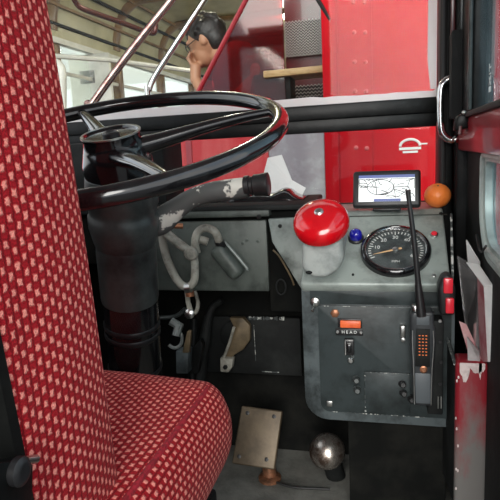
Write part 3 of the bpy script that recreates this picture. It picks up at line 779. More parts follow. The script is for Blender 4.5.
b = MB(); b.lathe([(.0065, 0), (.0065, .0022), (.0045, .003), (.0040, .0022), (0, .002)], lean @ M.Translation((ww*.06, -hh*.19, .0015)), 20); b.build('round_button', copper, rad)
b = MB()
for sx in (-1, 1): b.tube([rl(sx*ww*x, hh*y, .0005) for x, y in ((.66, -.96), (.72, -.2), (.80 if sx < 0 else .84, .3), (.80, .62))], .0009, 6, sm=3)
b.build('edge_trim', steel, rad)
b = MB(); b.prism([rl(x, y, .0) for x, y in ((-ww*.5, hh*.74), (ww*.5, hh*.74), (ww*.5, hh*.93), (-ww*.5, hh*.93))], lean.to_3x3() @ V((0, 0, .0016)), bev=.001); b.build('display', radio_grey, rad, 30)
b = MB(); b.tube([rf(421.5, 316), rf(419.8, 300), rf(418.2, 284)], [.0085, .0072, .0056], 12); b.tube([rf(418.6, 288), rf(414, 240), rf(409, 201), rf(408, 190)], [.0052, .0044, .0038, .0046], 12, sm=4); b.build('aerial', black_plastic, rad)
b = MB(); q = rl(-ww*.55, hh, -.012); b.lathe([(.0075, 0), (.0078, .008), (.0065, .010), (0, .010)], axis(q, lean.to_3x3() @ V((0, 1, 0))), 14); tag(b.build('channel_knob', steel, rad), 'pale grey knob')
b = MB(); q = rl(ww*.62, hh*.85, -.016); b.lathe([(.006, 0), (.0065, .010), (.005, .012), (0, .012)], axis(q, lean.to_3x3() @ V((0, 1, 0))), 14); b.build('volume_knob', steel, rad)
# charger/holder behind and beside the radio
crd = thing('radio_holder', rf(440, 412), 'black box-shaped holder screwed to the panel right of the two-way radio', 'holder')
b = MB(); h0_, h1_ = rf(427, 410, .03), rf(444, 318, .03)
b.box((h0_.x, YR+.012, h0_.z), (h1_.x-.002, YS-.003, h1_.z), bev=.003); hd = b.build('holder_body', matte_black, crd)
for px in (438, 441):
    q = rf(px, 408, .012); t = rf(px, 396, .012); b = MB(); b.box((q.x-.001, YR+.009, q.z), (q.x+.001, YR+.013, t.z), bev=.0004, seg=1); b.build('contact_strip', steel, hd)
for px, py in ((440, 321), (440, 342), (441, 362), (440, 384)):
    b = MB(); bolt_head(b, rf(px, py, .012), (0, -1, 0), .0032, .002, 8); b.build('screw', black_plastic if py != 321 else steel, hd)
# lamp with two red lenses
mlp = thing('marker_lamp', onY(447, 315, 1.0), 'black rounded lamp with two red lenses, stacked above the radio holder', 'lamp')
b = MB(); YM = .985; mz = [(440, 316), (455, 316), (456, 290), (453, 278), (448, 274), (442, 277), (438, 288)]
b.prism([onY(x, y, YM) for x, y in mz], (0, .035, 0), bev=.007, seg=3); b.build('lamp_body', black_plastic, mlp, 60)
for (x0, y0, x1, y1) in ((443.5, 294, 453.5, 278.5), (445.5, 314, 454.5, 298.5)):
    p, q = onY(x0, y0, YM-.006), onY(x1, y1, YM-.006)
    b = MB(); b.box((p.x, YM-.006, p.z), (q.x, YM+.004, q.z), bev=.003); b.build('red_lens', red_lens, mlp)

# ================================================================== lever, hoses, box below the steering wheel
YH = 1.06
def yh(x, y, d=0): return onY(x, y, YH+d)
lv = thing('hand_lever', yh(163, 228), 'pale cream hand lever pinned to a rusty bolt beside the steering column', 'lever')
b = MB(); b.tube([yh(165, 232, -.03), yh(178, 243, -.03), yh(192, 253, -.03)], [.013, .014, .013], 14, sm=3, flat=.6); b.build('lever_arm', conduit_m, lv)
b = MB(); q = yh(191, 254, -.045); b.lathe([(.014, 0), (.014, .010), (.011, .013), (0, .013)], axis(q+V((0, .006, 0)), (0, -1, .1)), 18); b.build('lever_eye', conduit_m, lv)
b = MB(); b.lathe([(.012, 0), (.012, .014), (.009, .018), (0, .018)], axis(yh(163, 231, -.02), (0, -.3, 1)), 8); b.build('clamp_nut', tan_metal, lv)
b = MB(); b.tube([yh(166, 226, .0), yh(183, 226, .01)], .0055, 10); b.build('pivot_bolt', copper, lv)
hs = thing('flexible_conduit', yh(185, 288), 'pale grey hose looping down from the steering column clamp and back up', 'hose')
b = MB(); b.tube([yh(162, 232, -.02), yh(164, 248, -.02), yh(169, 264, -.02), (yh(178, 281, -.02)), yh(187, 287, -.02), yh(194, 281, -.02), yh(195, 266, -.015), yh(194, 250, -.008), yh(198, 240, 0), yh(208, 242, .005)], .0082, 12, sm=5); b.build('hose', conduit_m, hs)
b = MB(); b.lathe([(.0105, 0), (.0105, .012)], axis(yh(185.5, 288, -.02), (1, 0, .1)), 14); b.build('hose_collar', steel, hs)
jb = thing('junction_box', yh(235, 262, .04), 'grey box with a looped pale hose, tilted on the left dashboard panel', 'box')
b = MB(); q0, q1 = yh(217, 246, .03), yh(241, 275, .03); d = (q1-q0).normalized(); s_ = d.cross(V((0, 1, 0))).normalized()
fr = frame((q0+q1)/2, s_, d); L2 = (q1-q0).length/2
b.box((-.0165, -L2, -.028), (.0165, L2, .010), fr, bev=.012, seg=4); b.build('box_body', dark_panel, jb, 60)
b = MB()
for sgn in (-1,):
    P_ = [fr @ V((.0215*sgn*-1, -L2*.9, -.008)), fr @ V((.0225*sgn*-1, L2*.75, -.008)), fr @ V((.020*sgn*-1, L2*1.0, -.008))]
    b.tube(P_, .0035, 8, sm=3)
b.build('edge_flange', grey_panel, jb)
b = MB(); b.tube([yh(219, 241, .01), yh(215, 232, .0), yh(206, 228, -.005), yh(198, 232, -.01), yh(195, 243, -.012), yh(197, 253, -.01)], .0082, 12, sm=5); b.build('hose', conduit_m, jb)
b = MB(); b.lathe([(.0095, 0), (.0095, .012), (.0105, .012), (.0105, .018)], axis(yh(218, 240, .01), yh(222, 247, .02)-yh(218, 240, .01)), 14); b.build('hose_gland', black_plastic, jb)
hl = thing('hanging_shackle', yh(190, 305), 'small steel shackle with a rusty collar hanging under the hose loop', 'shackle')
b = MB(); b.tube([yh(187, 290, -.01), yh(188, 302, 0), yh(191, 313, 0)], [.006, .005, .007], 8); b.tube([yh(195, 291, 0), yh(198, 303, 0), yh(196, 312, 0), yh(190, 314, 0)], .004, 8, sm=3); b.build('link', conduit_m, hl)
b = MB(); b.lathe([(.009, 0), (.009, .010)], axis(yh(190, 296, -.01), (0, 0, 1)), 12); b.build('rusty_collar', copper, hl)
b = MB(); b.lathe([(.0105, 0), (.0105, .006), (.006, .009), (0, .009)], axis(yh(190, 313.5, -.004), (.1, -1, .1)), 12); b.build('end_bolt', steel, hl)

# below the dash: bracket plate with crank lever, control rods
YK = 1.24
k0_, k1_ = onY(207, 372, YK), onY(286, 318, YK)
bp_ = thing('mounting_plate', onY(245, 372, YK), 'black chipped metal plate below the dashboard, behind the pedals', 'plate')
b = MB(); b.box((k0_.x, YK, k0_.z), (onY(300, 318, YK).x, YK+.012, k1_.z), bev=.003); pb = b.build('plate', matte_black, bp_)
b = MB(); random.seed(4)
chips(b, V((onY(244, 318, YK).x, YK-.001, k1_.z-.002)), V((k1_.x, YK-.001, k1_.z-.001)), 26, .0040, .2)
q = onY(262, 371.5, YK); q2 = onY(279, 371.5, YK); b.box((q.x, YK-.001, q.z-.001), (q2.x, YK+.001, q.z+.001))
q = onY(255, 345, YK); b.box((q.x-.0006, YK-.001, q.z-.04), (q.x+.0004, YK+.001, q.z+.05))
b.build('chipped_edge', chip_white, pb, 0)
ck_ = thing('crank_lever', onY(235, 340, YK), 'tan metal crank lever with a pale clamped foot, on the black plate below the dashboard', 'lever')
b = MB(); b.lathe([(.038, 0), (.038, .006), (.033, .009), (0, .010)], axis(onY(236, 335, YK), (0, -1, 0)), 28); tag(b.build('backing_disc', matte_black, ck_), 'dark round disc')
b = MB(); cp = [(229, 318), (243, 318), (250, 326), (250, 340), (243, 350), (233, 356), (230, 362), (222, 361), (225, 350), (231, 340), (234, 328)]
b.prism([onY(x, y, YK-.03) for x, y in cp], (0, .016, 0), bev=.003); b.build('arm', tan_metal, ck_, 40)
b = MB(); b.tube([onY(234, 327, YK-.034), onY(229, 344, YK-.036), onY(224, 357, YK-.036)], .0035, 8, sm=3); b.build('arm_rib', conduit_m, ck_)
b = MB(); fp = [(220, 358), (233, 359), (232, 368), (228, 373), (220, 372)]; b.prism([onY(x, y, YK-.042) for x, y in fp], (0, .022, 0), bev=.003); ft = b.build('foot', conduit_m, ck_, 40)
b = MB(); bolt_head(b, onY(225.5, 367, YK-.042), (0, -1, 0), .006, .005, 6); b.build('foot_bolt', matte_black, ft)
rods = thing('control_rod', onY(200, 370, 1.2), 'dark curved pipe running down under the dashboard, beside the crank lever', 'pipe')
b = MB(); b.tube([onY(222, 300, 1.22), onY(213, 307, 1.22), onY(208, 320, 1.21), onY(205, 340, 1.2), onY(199, 372, 1.19), V((onY(196, 400, 1.18).x, 1.18, 0))], [.008, .008, .011, .015, .018, .019], 14, sm=4); b.build('pipe', matte_black, rods)
lk = thing('linkage_bracket', onY(180, 370, 1.1), 'slate grey linkage bracket with a tan strip behind the seat cushion', 'bracket')
b = MB(); b.prism([onY(x, y, 1.10) for x, y in ((175.5, 351), (188, 351), (188, 374), (176, 374))], (0, .03, 0), bev=.003); b.build('bracket_box', rim_panel, lk)
b = MB(); b.prism([onY(x, y, 1.09) for x, y in ((182, 353), (187, 331), (191, 331), (189, 353))], (0, .01, 0), bev=.002); b.build('strip', tan_metal, lk)
b = MB(); b.prism([onY(x, y, 1.13) for x, y in ((188, 374), (188, 352), (200, 340), (203, 345), (198, 374))], (0, .02, 0), bev=.003); b.build('side_plate', black_paint, lk)
b = MB(); b.tube([onY(194, 318, 1.16), onY(193, 350, 1.15), onY(192, 380, 1.14)], .010, 10); b.build('rod', black_paint, lk)
nt_ = thing('flanged_nut', onY(176, 330, 1.15), 'worn pale grey union nut in the dark under the hose loop', 'nut')
b = MB(); b.tube([onY(171, 321, 1.15), onY(179, 326, 1.15), onY(176, 336, 1.14)], [.010, .012, .009], 8); b.build('nut_body', cast_grey, nt_)
b = MB(); b.tube([onY(158, 318, 1.16), onY(176, 316, 1.16), onY(185, 309, 1.15)], .005, 8, sm=3); b.build('union_pipe', column_grey, nt_)
b = MB(); fr = frame(onY(174, 338, 1.16), (1, 0, 0), (0, 0, 1)); b.tube([fr @ V((.020*math.cos(k*PI/12), .024*math.sin(k*PI/12), 0)) for k in range(15, 24+6)], .004, 8); b.build('flange', cast_grey, nt_)

# ================================================================== pedals
gp = onZ(270, 479, .0)
ped = thing('accelerator_pedal', (gp.x, gp.y, 0), 'worn bronze rectangular pedal with four screws, on the floor right of the seat', 'pedal')
pc = onY(257, 438, gp.y-.02); 
pf = frame(pc, onY(280, 410, gp.y-.02)-onY(242, 405, gp.y-.02), (-.012, .45, .89))
px_ = [(241.5, 405.5), (282.5, 411), (274.5, 470), (231.5, 463.5)]
pnn = pf.to_3x3() @ V((0, 0, 1))
pts = [onP(x, y, pc, pnn) for x, y in px_]
b = MB(); b.prism(pts[::-1], -pnn*.012, bev=.0035, seg=3); pp = b.build('pedal_plate', brass, ped, 40)
for x, y in ((247.5, 413), (274, 416.5), (239, 456.5), (266.5, 459.5)):
    b = MB(); b.lathe([(.0045, 0), (.0045, .0012), (.002, .002), (0, .0015)], axis(onP(x, y, pc, pnn), pnn), 12); b.build('screw', black_plastic, pp)
b = MB(); b.tube([V((gp.x, gp.y, 0)), V((gp.x-.004, gp.y+.008, .10))], [.016, .014], 16); b.lathe([(.026, 0), (.026, .006), (.02, .010), (.012, .012)], M.Translation(gp), 20); b.build('pedal_stem', copper, ped)
gd = onZ(330, 484, .0)
dm = thing('brake_pedal', (gd.x, gd.y, 0), 'worn shiny round dome pedal on a black stem, right of the bronze pedal', 'pedal')
dn = V((-.05, -.75, .62)).normalized(); dc = onY(327, 451, gd.y-.03)
b = MB(); b.lathe([(.030, -.012), (.037, -.008), (.0385, 0), (.036, .010), (.029, .020), (.018, .027), (.008, .030), (0, .0305)], axis(dc, dn), 36)
b.build('pedal_dome', mat('worn_dome', (.42, .38, .34), .26, .9, col2=(.09, .06, .045), nscale=16, lo=.44, hi=.54, rough2=.5), dm)
b = MB(); b.tube([dc-dn*.01, V((gd.x+.01, gd.y+.035, 0))], [.018, .022], 14); b.build('pedal_stem', matte_black, dm)
b = MB(); b.tube([onZ(276, 482, .004), onZ(292, 487, .004), onZ(315, 488.5, .004), onZ(330, 489, .004)], .0028, 8, sm=4)
tag(b.build('floor_cable', rubber), 'thin black cable on the grey floor between the two pedals', 'cable')

# ================================================================== grab handle, box, catch by the pillar
YG = 1.25
gh = thing('grab_handle', onY(440, 130, YG), 'bent chrome grab handle on the black windscreen pillar', 'handle')
b = MB(); b.tube([onY(464, 77, YG+.02), onY(452, 78, YG), onY(443, 84, YG), onY(440.5, 95, YG), onY(440.5, 122, YG), onY(443, 134, YG), onY(451, 140, YG), onY(458, 138, YG), onY(461, 129, YG+.03)], .0080, 12, sm=6); b.build('bar', chrome, gh)
YX = 1.20
bxo = thing('pillar_box', onY(463, 120, YX), 'tall flat black metal box on the pillar above the grab handle', 'box')
b = MB(); p, q = onY(451, 119, YX), onY(474, 28, YX); b.prism([V((x, YX, z)) for x, z in rrect(p.x, p.z, q.x, q.z, (.006, .004, .002, .004))], (0, .045, 0), bev=.003); b.build('box_cover', matte_black, bxo)
b = MB(); p, q = onY(452, 30, YX), onY(456, -40, YX); b.box((p.x, YX+.02, p.z-.01), (q.x+.002, YX+.03, q.z), bev=.001); b.build('upper_rail', maroon_dark, bxo)
b = MB(); p, q = onY(461, 30, YX), onY(468, -40, YX); b.box((p.x, YX+.01, p.z-.01), (q.x+.002, YX+.025, q.z), bev=.001); b.build('guide_rail', column_grey, bxo)
ct = thing('door_catch', onY(465, 122, 1.1), 'small black door catch with a shiny pin above the red door rail', 'catch')
YJ = 1.10
b = MB(); b.prism([onY(x, y, YJ) for x, y in ((454, 131), (470, 128), (474, 118), (466, 112), (457, 116))], (0, .03, 0), bev=.004); b.build('catch_body', black_paint, ct)
b = MB(); b.tube([onY(472, 113, YJ-.02), onY(479, 111.5, YJ-.03)], .0042, 10); b.build('catch_pin', chrome, ct)
b = MB(); b.tube([onY(460.5, 126, YJ), onY(460, 134, YJ)], .003, 8); b.ball(onY(464, 112.5, YJ-.005), .004, u=10, v=8); b.build('catch_screw', steel, ct)

# papers and pocket beside the door
YQ = .98
pk = thing('document_pocket', onY(450, 365, 1.0), 'dark metal document pocket with worn edge beside the door, holding papers', 'pocket')
e0 = onY(436, 302, 1.14); e1 = onY(455, 364, .96)
b = MB(); b.prism([e0, e1, V((e1.x, e1.y, .10)), V((e0.x, e0.y, .10))], (.004, 0, 0), bev=.001); b.build('pocket_side', matte_black, pk, 30)
b = MB(); b.tube([e0, e1], .0028, 6); b.build('pocket_edge', chip_white, pk)
def sheet(name, pxs, mt, label, cat, th=.002, group=None):
    b = MB(); pts = [onY(x, y, Y) for x, y, Y in pxs]
    n_ = (pts[1]-pts[0]).cross(pts[2]-pts[0]).normalized()
    b.prism(pts, n_*th); return tag(b.build(name, mt, None, 0), label, cat, group)
def leafed(name, pxs, mt, th):
    pts = [onY(x, y, Y) for x, y, Y in pxs]; n_ = (pts[1]-pts[0]).cross(pts[2]-pts[0]).normalized(); b = MB(); b.prism(pts, n_*th, bev=.0006, seg=1); return b
paper_rose = mat('rose_cover', (.50, .26, .27), .5, col2=(.40, .12, .14), nscale=30)
bk = thing('booklet', onY(486, 360, .93), 'white booklet standing upright against the door below the window', 'booklet')
leafed('cover', [(477, 275, .975), (483.5, 285, .935), (487, 362, .935), (480, 362, .975)], paper_grey, .003).build('cover', paper_rose, bk, 0)
leafed('pages', [(483.5, 286, .932), (492.5, 286, .925), (492, 362, .925), (487.5, 362, .932)], paper, .012).build('page_block', paper, bk, 0)
leafed('top', [(466, 262, 1.02), (479, 264, 1.00), (493, 285, .925), (483.5, 286, .93)], paper, .003).build('folded_flap', paper, bk, 0)
sheet('paper_sheet', [(466, 240, 1.06), (479, 262, 1.02), (480, 300, 1.02), (470, 290, 1.05)], paper, 'white folded sheet sticking up highest out of the document pocket', 'paper')
sheet('plastic_sleeve', [(457, 256, 1.08), (477, 268, 1.00), (483, 362, .97), (474, 362, .98), (463, 312, 1.06)], sleeve_m, 'crumpled clear plastic sleeve leaning in the document pocket', 'sleeve')
sheet('paper_sheet', [(459, 262, 1.09), (476, 280, 1.01), (481, 362, .985), (473, 362, .99), (464, 318, 1.07)], paper_grey, 'grey crumpled sheet inside the clear plastic sleeve', 'paper')
sheet('leaflet', [(459, 321, 1.03), (466, 324, 1.02), (484, 362, .962), (471, 362, .965)], paper_pink, 'pink leaflet lying low in the document pocket in front of the sleeve', 'leaflet')
sheet('leaflet', [(467, 337, .975), (479, 352, .96), (480, 363, .957), (468, 363, .957)], paper_grey, 'small grey leaflet lowest in the document pocket', 'leaflet')
pb2 = MB(); q = onX(478, 244, XD-.006); pb2.tube([q+V((0, .02, .012)), q, onX(481, 252, XD-.01), onX(486, 246, XD-.012)], .002, 8, sm=3)
tag(pb2.build('wire_hook', rubber), 'short black wire hook on the grey door window frame above the papers', 'hook')
# ================================================================== on the ledge under the windscreen
zl2 = zl+.010
wp = tag(MB().build('x', paper), None); bpy.data.objects.remove(wp)
bag = thing('black_bag', (-.27, 1.24, zl2), 'black crumpled bag on the dark ledge under the steering wheel', 'bag')
b = MB(); pts = []
A = onY(196, 202, 1.24); B_ = onY(306, 201, 1.24); rows = []
for i in range(25):
    t = i/24; x = A.x+(B_.x-A.x)*t; h = (.010+.004*math.sin(PI*t)+.010*t+.004*math.sin(17*t)+.003*math.sin(31*t+1))*(min(1, 8*t+.3))*(min(1, 6*(1-t)+.25))
    rows.append([V((x, 1.24+.045*math.cos(a), zl2-.001+h*max(0, math.sin(a))**.7)) for a in [PI*j/12 for j in range(13)]])
b.grid(rows); b.build('bag_body', gloss_black, bag)
b = MB(); pp_ = [onY(258, 196, 1.29), onY(300, 200, 1.26), onY(306, 188, 1.27), onY(292, 180, 1.29), onY(282, 155, 1.32), onY(268, 158, 1.325)]
n_ = (pp_[1]-pp_[0]).cross(pp_[4]-pp_[0]).normalized(); b.prism([p+n_*0 for p in pp_], n_*.0015)
tag(b.build('white_sheet', paper, None, 0), 'white paper sheet leaning on the windscreen behind the end of the selector arm', 'paper')
wi = thing('windscreen_wiper', onY(330, 20, YW+.03), 'thin black wiper arm with its tip at the top of the windscreen', 'wiper')
b = MB(); b.tube([onY(313, -8, YW+.03), onY(323, 8, YW+.03), onY(330, 20, YW+.03)], [.005, .0045, .003], 8); b.build('wiper_arm', matte_black, wi)
b = MB(); p = onY(313, -8, YW+.012); q = onY(330, 20, YW+.012); b.tube([p, q], .003, 6); b.build('wiper_blade', rubber, wi)

# ================================================================== the other bus in front
YB_ = 2.35
GZ = -.75
struct(MB().box((-25, -12, GZ-.05), (25, 40, GZ)).build('ground', ground_m, smooth=0))
bus = thing('bus', (-.5, YB_+2, GZ), 'red bus standing in front of the windscreen with its lit saloon open to view', 'bus')
def yb(x, y, d=0): return onY(x, y, YB_+d)
xR = yb(322, 60).x; xE = yb(470, 60).x
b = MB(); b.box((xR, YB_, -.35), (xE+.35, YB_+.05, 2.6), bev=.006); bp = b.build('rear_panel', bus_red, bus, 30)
b = MB(); s0 = yb(338, 60).x; b.box((s0-.008, YB_-.004, -.3), (s0, YB_+.01, 2.5), bev=.002); s1 = yb(371, 60).x; b.box((s1, YB_-.003, -.3), (s1+.005, YB_+.01, 2.5), bev=.001); b.build('joint_strips', mat('joint_red', (.36, .004, .010), .45, spec=.08), bp, 30)
rv = None
for px in (354.5, 365.5):
    x = yb(px, 60).x
    for k in range(-1, 15):
        z = yb(px, 2).z+(1-k)*.1115; q = V((x, YB_-.001, z))
        if rv is None:
            b = MB(); b.lathe([(.0095, -.003), (.0085, .004), (.0045, .0065), (0, .007)], axis(V((0, 0, 0)), (0, -1, 0)), 12)
            rv = b.build('rivet', mat('rivet_red', (.62, .10, .10), .35, coat=.3), bp, 60); o = rv
        else:
            o = rv.copy(); COL.objects.link(o)
        o.location = q-world_loc(bp)
# emblem: white arch over a bar
b = MB(); ec = yb(410, 146); ef = frame(ec-V((0, .002, 0)), (1, 0, 0), (0, 0, 1)); r_ = .036
b.tube([ef @ V((r_*1.05*math.cos(a), r_*.72*math.sin(a), 0)) for a in [PI*k/16 for k in range(17)]], .0052, 6)
b.box((-.042, -.0145, -.001), (.042, -.0045, .002), ef); b.box((-.028, -.027, -.001), (.030, -.019, .002), ef); b.box((.040, .004, -.001), (.066, .009, .002), ef)
b.build('emblem', white_ink, bp, 0)
# lower rear panel left of the strip
zt2 = yb(200, 126).z
lowr = MB().box((-2.6, YB_+.002, -.35), (yb(268, 150).x, YB_+.05, zt2), bev=.006).build('lower_panel', bus_red_b, bus, 30)
MB().box((yb(268, 150).x, YB_+.006, -.35), (xR, YB_+.05, zt2), bev=.004).build('platform_panel', mat('grey_mauve', (.26, .22, .25), .3, col2=(.38, .36, .38), nscale=5), bus, 30)
MB().box((-2.6, YB_-.008, zt2-.012), (xR, YB_+.06, zt2+.05), bev=.006).build('window_sill', white_m, bus, 30)
b = MB(); b.box((yb(186, 150).x, YB_-.004, .2), (yb(192, 150).x, YB_+.005, zt2-.02), bev=.002); b.build('panel_joint', maroon, lowr, 0)
# dark stair panel with diagonal front edge
YS_ = YB_+.25
b = MB(); d_ = onY(196, 96, YS_); t_ = onY(277, -60, YS_); rx = onY(284, 60, YS_).x; sp_ = [t_, onY(251, -10, YS_), d_, V((d_.x-.05, YS_, .2)), V((rx, YS_, .2)), V((rx, YS_, t_.z))]
b.prism(sp_, (0, .02, 0)); stp = tag(b.build('stair_screen', glassy('maroon_screen', (.50, .12, .12), .04, .12, (.5, .04, .05), .05, .05), bus, 0), 'maroon tinted screen with a diagonal edge')
b = MB(); b.tube([onY(251, -10, YS_), onY(196, 96, YS_)], .012, 8); b.build('screen_edge', maroon, stp)
MB().box((onY(286, 60, YB_+.55).x, YB_+.55, .4), (onY(340, 60, YB_+.55).x, YB_+.58, 2.5)).build('bulkhead', maroon_dark, bus, 0)
# silver mesh grille, wooden ledge, dark locker
gb0, gb1 = onY(285, 56, YB_+.5), onY(324, 18, YB_+.5)
b = MB(); b.box((gb0.x, YB_+.52, gb0.z), (gb1.x, YB_+.53, gb1.z)); grl = b.build('grille', mat('grille_grey', (.07, .07, .07), .5, .0), bus, 0)
b = MB()
for k in range(13):
    z = gb0.z+(gb1.z-gb0.z)*k/12; pts = [V((gb0.x+(gb1.x-gb0.x)*j/24, YB_+.515, z+(.0055 if j % 2 else -.0055))) for j in range(25)]
    b.tube(pts, .0022, 4)
b.build('grille_wire', mat('grille_wire', (.80, .82, .78), .4, 0), grl, 0)
gb2, gb3 = onY(288, 104, YB_+.48), onY(324, 84, YB_+.48)
b = MB(); b.box((gb2.x, YB_+.50, gb2.z), (gb3.x, YB_+.51, gb3.z)); g2 = b.build('lower_grille', MATS['grille_grey'], bus, 0)
b = MB()
for k in range(6):
    z = gb2.z+(gb3.z-gb2.z)*k/5; b.tube([V((gb2.x+(gb3.x-gb2.x)*j/20, YB_+.496, z+(.004 if j % 2 else -.004))) for j in range(21)], .0022, 4)
b.build('grille_wire', MATS['grille_wire'], g2, 0)
p, q = onY(263, 71, YB_+.22), onY(324, 65, YB_+.22)
b = MB(); b.prism([p, q, q-V((0, 0, .03)), p-V((0, 0, .03))], (0, .2, 0), bev=.004); b.build('wooden_ledge', wood, bus, 30)
p, q = onY(255, 104, YB_+.26), onY(290, 72, YB_+.26)
MB().box((p.x, YB_+.26, p.z), (q.x, YB_+.40, q.z), bev=.004).build('locker', matte_black, bus, 30)
# saloon shell
XL_, XS, YE = -2.35, .55, 7.6
zsill, zwin, zcl = .98, 1.58, 2.02
b = MB(); b.box((XL_-.04, YB_+.05, -.3), (XL_, YE, zsill)); b.box((XL_-.04, YB_+.05, zwin), (XL_, YE, zcl)); b.build('side_wall', cream, bus, 0)
b = MB(); rows = []
for k in range(9):
    a = PI/2*k/8; rows.append([V((XL_+.30-.30*math.cos(a), y, zwin+.10+.40*math.sin(a))) for y in (YB_+.05, YE)])
b.grid(rows); b.build('cove_panel', cream, bus)
for k, a in enumerate((.12, .45, .85, 1.25)):
    x, z = XL_+.31-.30*math.cos(a), zwin+.085+.40*math.sin(a)
    MB().box((x-.012, YB_+.05, z-.012), (x+.010, YE, z+.008)).build('cove_strip', cream_rib if k % 2 else MATS['matte_black'], bus, 0)
MB().box((XL_, YB_+.0, zcl+.06), (XS, YE, zcl+.10)).build('saloon_ceiling', cream, bus, 0)
MB().box((XL_, YB_+.05, -.38), (XS, YE, -.34)).build('saloon_floor', floor_m, bus, 0)
MB().box((XS, YB_+.05, -.3), (XS+.04, YE, 2.1)).build('far_side', cream, bus, 0)
MB().box((XL_, YE, -.3), (XS, YE+.04, zsill+.1)).build('front_wall', white_m, bus, 0)
b = MB(); b.box((XL_, YE-.02, 1.75), (XS, YE+.02, 2.1)); b.build('front_header', cream, bus, 0)
for k, y in enumerate((2.75, 3.75, 4.75, 5.75, 6.75)):
    MB().box((XL_-.05, y, zsill), (XL_+.02, y+.10, zwin+.02), bev=.01).build('window_post', cream_rib, bus)
    b = MB(); r2 = [V((XL_+.285-.30*math.cos(PI/2*j/8), y+.05, zwin+.09+.40*math.sin(PI/2*j/8))) for j in range(9)]+[V((XS, y+.05, zcl+.05))]
    b.tube(r2, .085, 8, flat=.35); b.build('ceiling_rib', cream_rib, bus)  # ribs widened and browned to stand in for the glass reflections
MB().box((XL_-.02, YB_+.05, zsill), (XL_-.012, YE, zwin)).build('side_glazing', glass_bus, bus, 0)
b = MB(); b.box((XL_-.01, YB_+.05, zsill-.03), (XL_+.03, YE, zsill+.01)); b.box((XL_-.01, YB_+.05, zwin-.01), (XL_+.04, YE, zwin+.03)); b.box((XL_-.005, YB_+.05, 1.36), (XL_+.012, YE, 1.385)); b.build('window_rail', white_m, bus, 0)
# white panel with a grey notice
Yn = 4.3
p, q = onY(72, 100, Yn), onY(108, 52, Yn)
wpn = MB().box((p.x, Yn, p.z-.6), (q.x, Yn+.04, q.z), bev=.01).build('white_partition', white_m, bus, 30)
p, q = onY(81, 84, Yn), onY(94, 70, Yn); MB().box((p.x, Yn-.006, p.z), (q.x, Yn+.002, q.z), bev=.002).build('notice', mat('notice_grey', (.22, .23, .23), .6, col2=(.4, .4, .4), nscale=40), wpn, 0)
b = MB(); b.tube([onY(62, 120, 3.6), onY(62, 75, 3.6), onY(58, 64, 3.6), onY(48, 62, 3.6)], .030, 10, sm=4); b.build('white_seat_rail', white_m, bus)
# ceiling rail and the slanting chrome rails
b = MB(); b.tube([onY(72, -6, 2.9), onY(77, 4, 2.95), onY(86, 10, 3.0), onY(120, 22, 3.25), onY(150, 33, 3.5), onY(155, 31, 3.52), onY(156, 24, 3.52)], .016, 10, sm=4); b.build('ceiling_rail', mat('rail_brown', (.10, .03, .025), .25, .3), bus)
b = MB(); q = onY(93, 103, 2.43); e = onY(176, -6, 2.58); b.tube([q-V((.03, -.03, .8)), q-V((.03, -.01, .06)), q, onY(133, 48, 2.5), e, e+(e-q)*.55], .0185, 12, sm=4); b.build('stair_rail', chrome_red, bus)
b = MB(); q = onY(148, 104, 2.55); e = onY(208, -6, 2.68); b.tube([q-V((0, 0, .8)), q, onY(149, 90, 2.56), onY(155, 76, 2.58), onY(178, 40, 2.62), e, e+(e-onY(178, 40, 2.62))*1.6], .0145, 12, sm=5); b.build('stair_rail', chrome, bus)
b = MB(); b.tube([onY(40, 55, 3.6), onY(110, 60, 4.0), onY(200, 72, 4.6)], .018, 8); b.build('seat_back_rail', white_m, bus)
for k, y in enumerate((3.3, 4.05, 4.8, 5.55)):
    b = MB(); b.box((-2.25, y, -.3), (-1.35, y+.12, .86+.0), bev=.04, seg=3); b.build('bench_back', seat_cloth, bus)
b = MB(); b.box((-1.35, 2.95, -.3), (-.30, 3.35, .34), bev=.03, seg=3); b.build('bench_seat', seat_cloth, bus)
b = MB(); b.box((-.36, 2.95, .2), (-.26, 3.35, .80), bev=.03, seg=3); b.build('bench_back', seat_cloth, bus)
for y in (3.2, 4.6, 6.0):  # unseen lamps added to brighten the saloon
    b = MB(); b.lathe([(.07, 0), (.07, .02), (.05, .035), (0, .04)], M.Translation((-1.0, y, zcl+.06)) @ M.Rotation(PI, 4, 'X'), 20); b.build('added_lamp', glow('fill_glow' if y < 3.5 else 'fill_glow_%d' % y, (1, .93, .75), 5), bus)
    ld = bpy.data.lights.new('saloon_fill', 'POINT'); ld.energy = 12; ld.color = (1, .95, .80); ld.shadow_soft_size = .08
    lo = bpy.data.objects.new('saloon_fill', ld); COL.objects.link(lo); lo.location = (-1.0, y, zcl-.04)

# ------------------------------------------------------------------ the passenger
def blob(mb, a, c, ra, rb, n=10):
    a, c = V(a), V(c)
    for k in range(n+1):
        t = k/n; r = ra+(rb-ra)*t
        mb.ball(a.lerp(c, t), r, u=10, v=7)
def remesh(o, vox, sm=6):
    m_ = o.modifiers.new('r', 'REMESH'); m_.mode = 'VOXEL'; m_.voxel_size = vox; m_.use_smooth_shade = True
    s_ = o.modifiers.new('s', 'SMOOTH'); s_.factor = .5; s_.iterations = sm
    return o
YM_ = 2.80
hc = onY(206, 39, YM_)
per = thing('person', (hc.x+.1, YM_, -.3), 'dark-haired person in glasses and a red top seated in the red bus, head bowed', 'person')
HM = frame(hc, V((.96, -.28, 0)), V((0, .0, 1))) # placeholder basis
hd_f = V((-.90, .05, -.34)).normalized()       # where the face points: to the left, looking down
hd_s = V((0, 0, 1)).cross(hd_f).normalized(); hd_u = hd_f.cross(hd_s)
HF = M((hd_f, hd_s, hd_u)).transposed().to_4x4(); HF.translation = hc
b = MB()
H = lambda x, y, z: HF @ V((x, y, z))
R3 = HF.to_3x3()
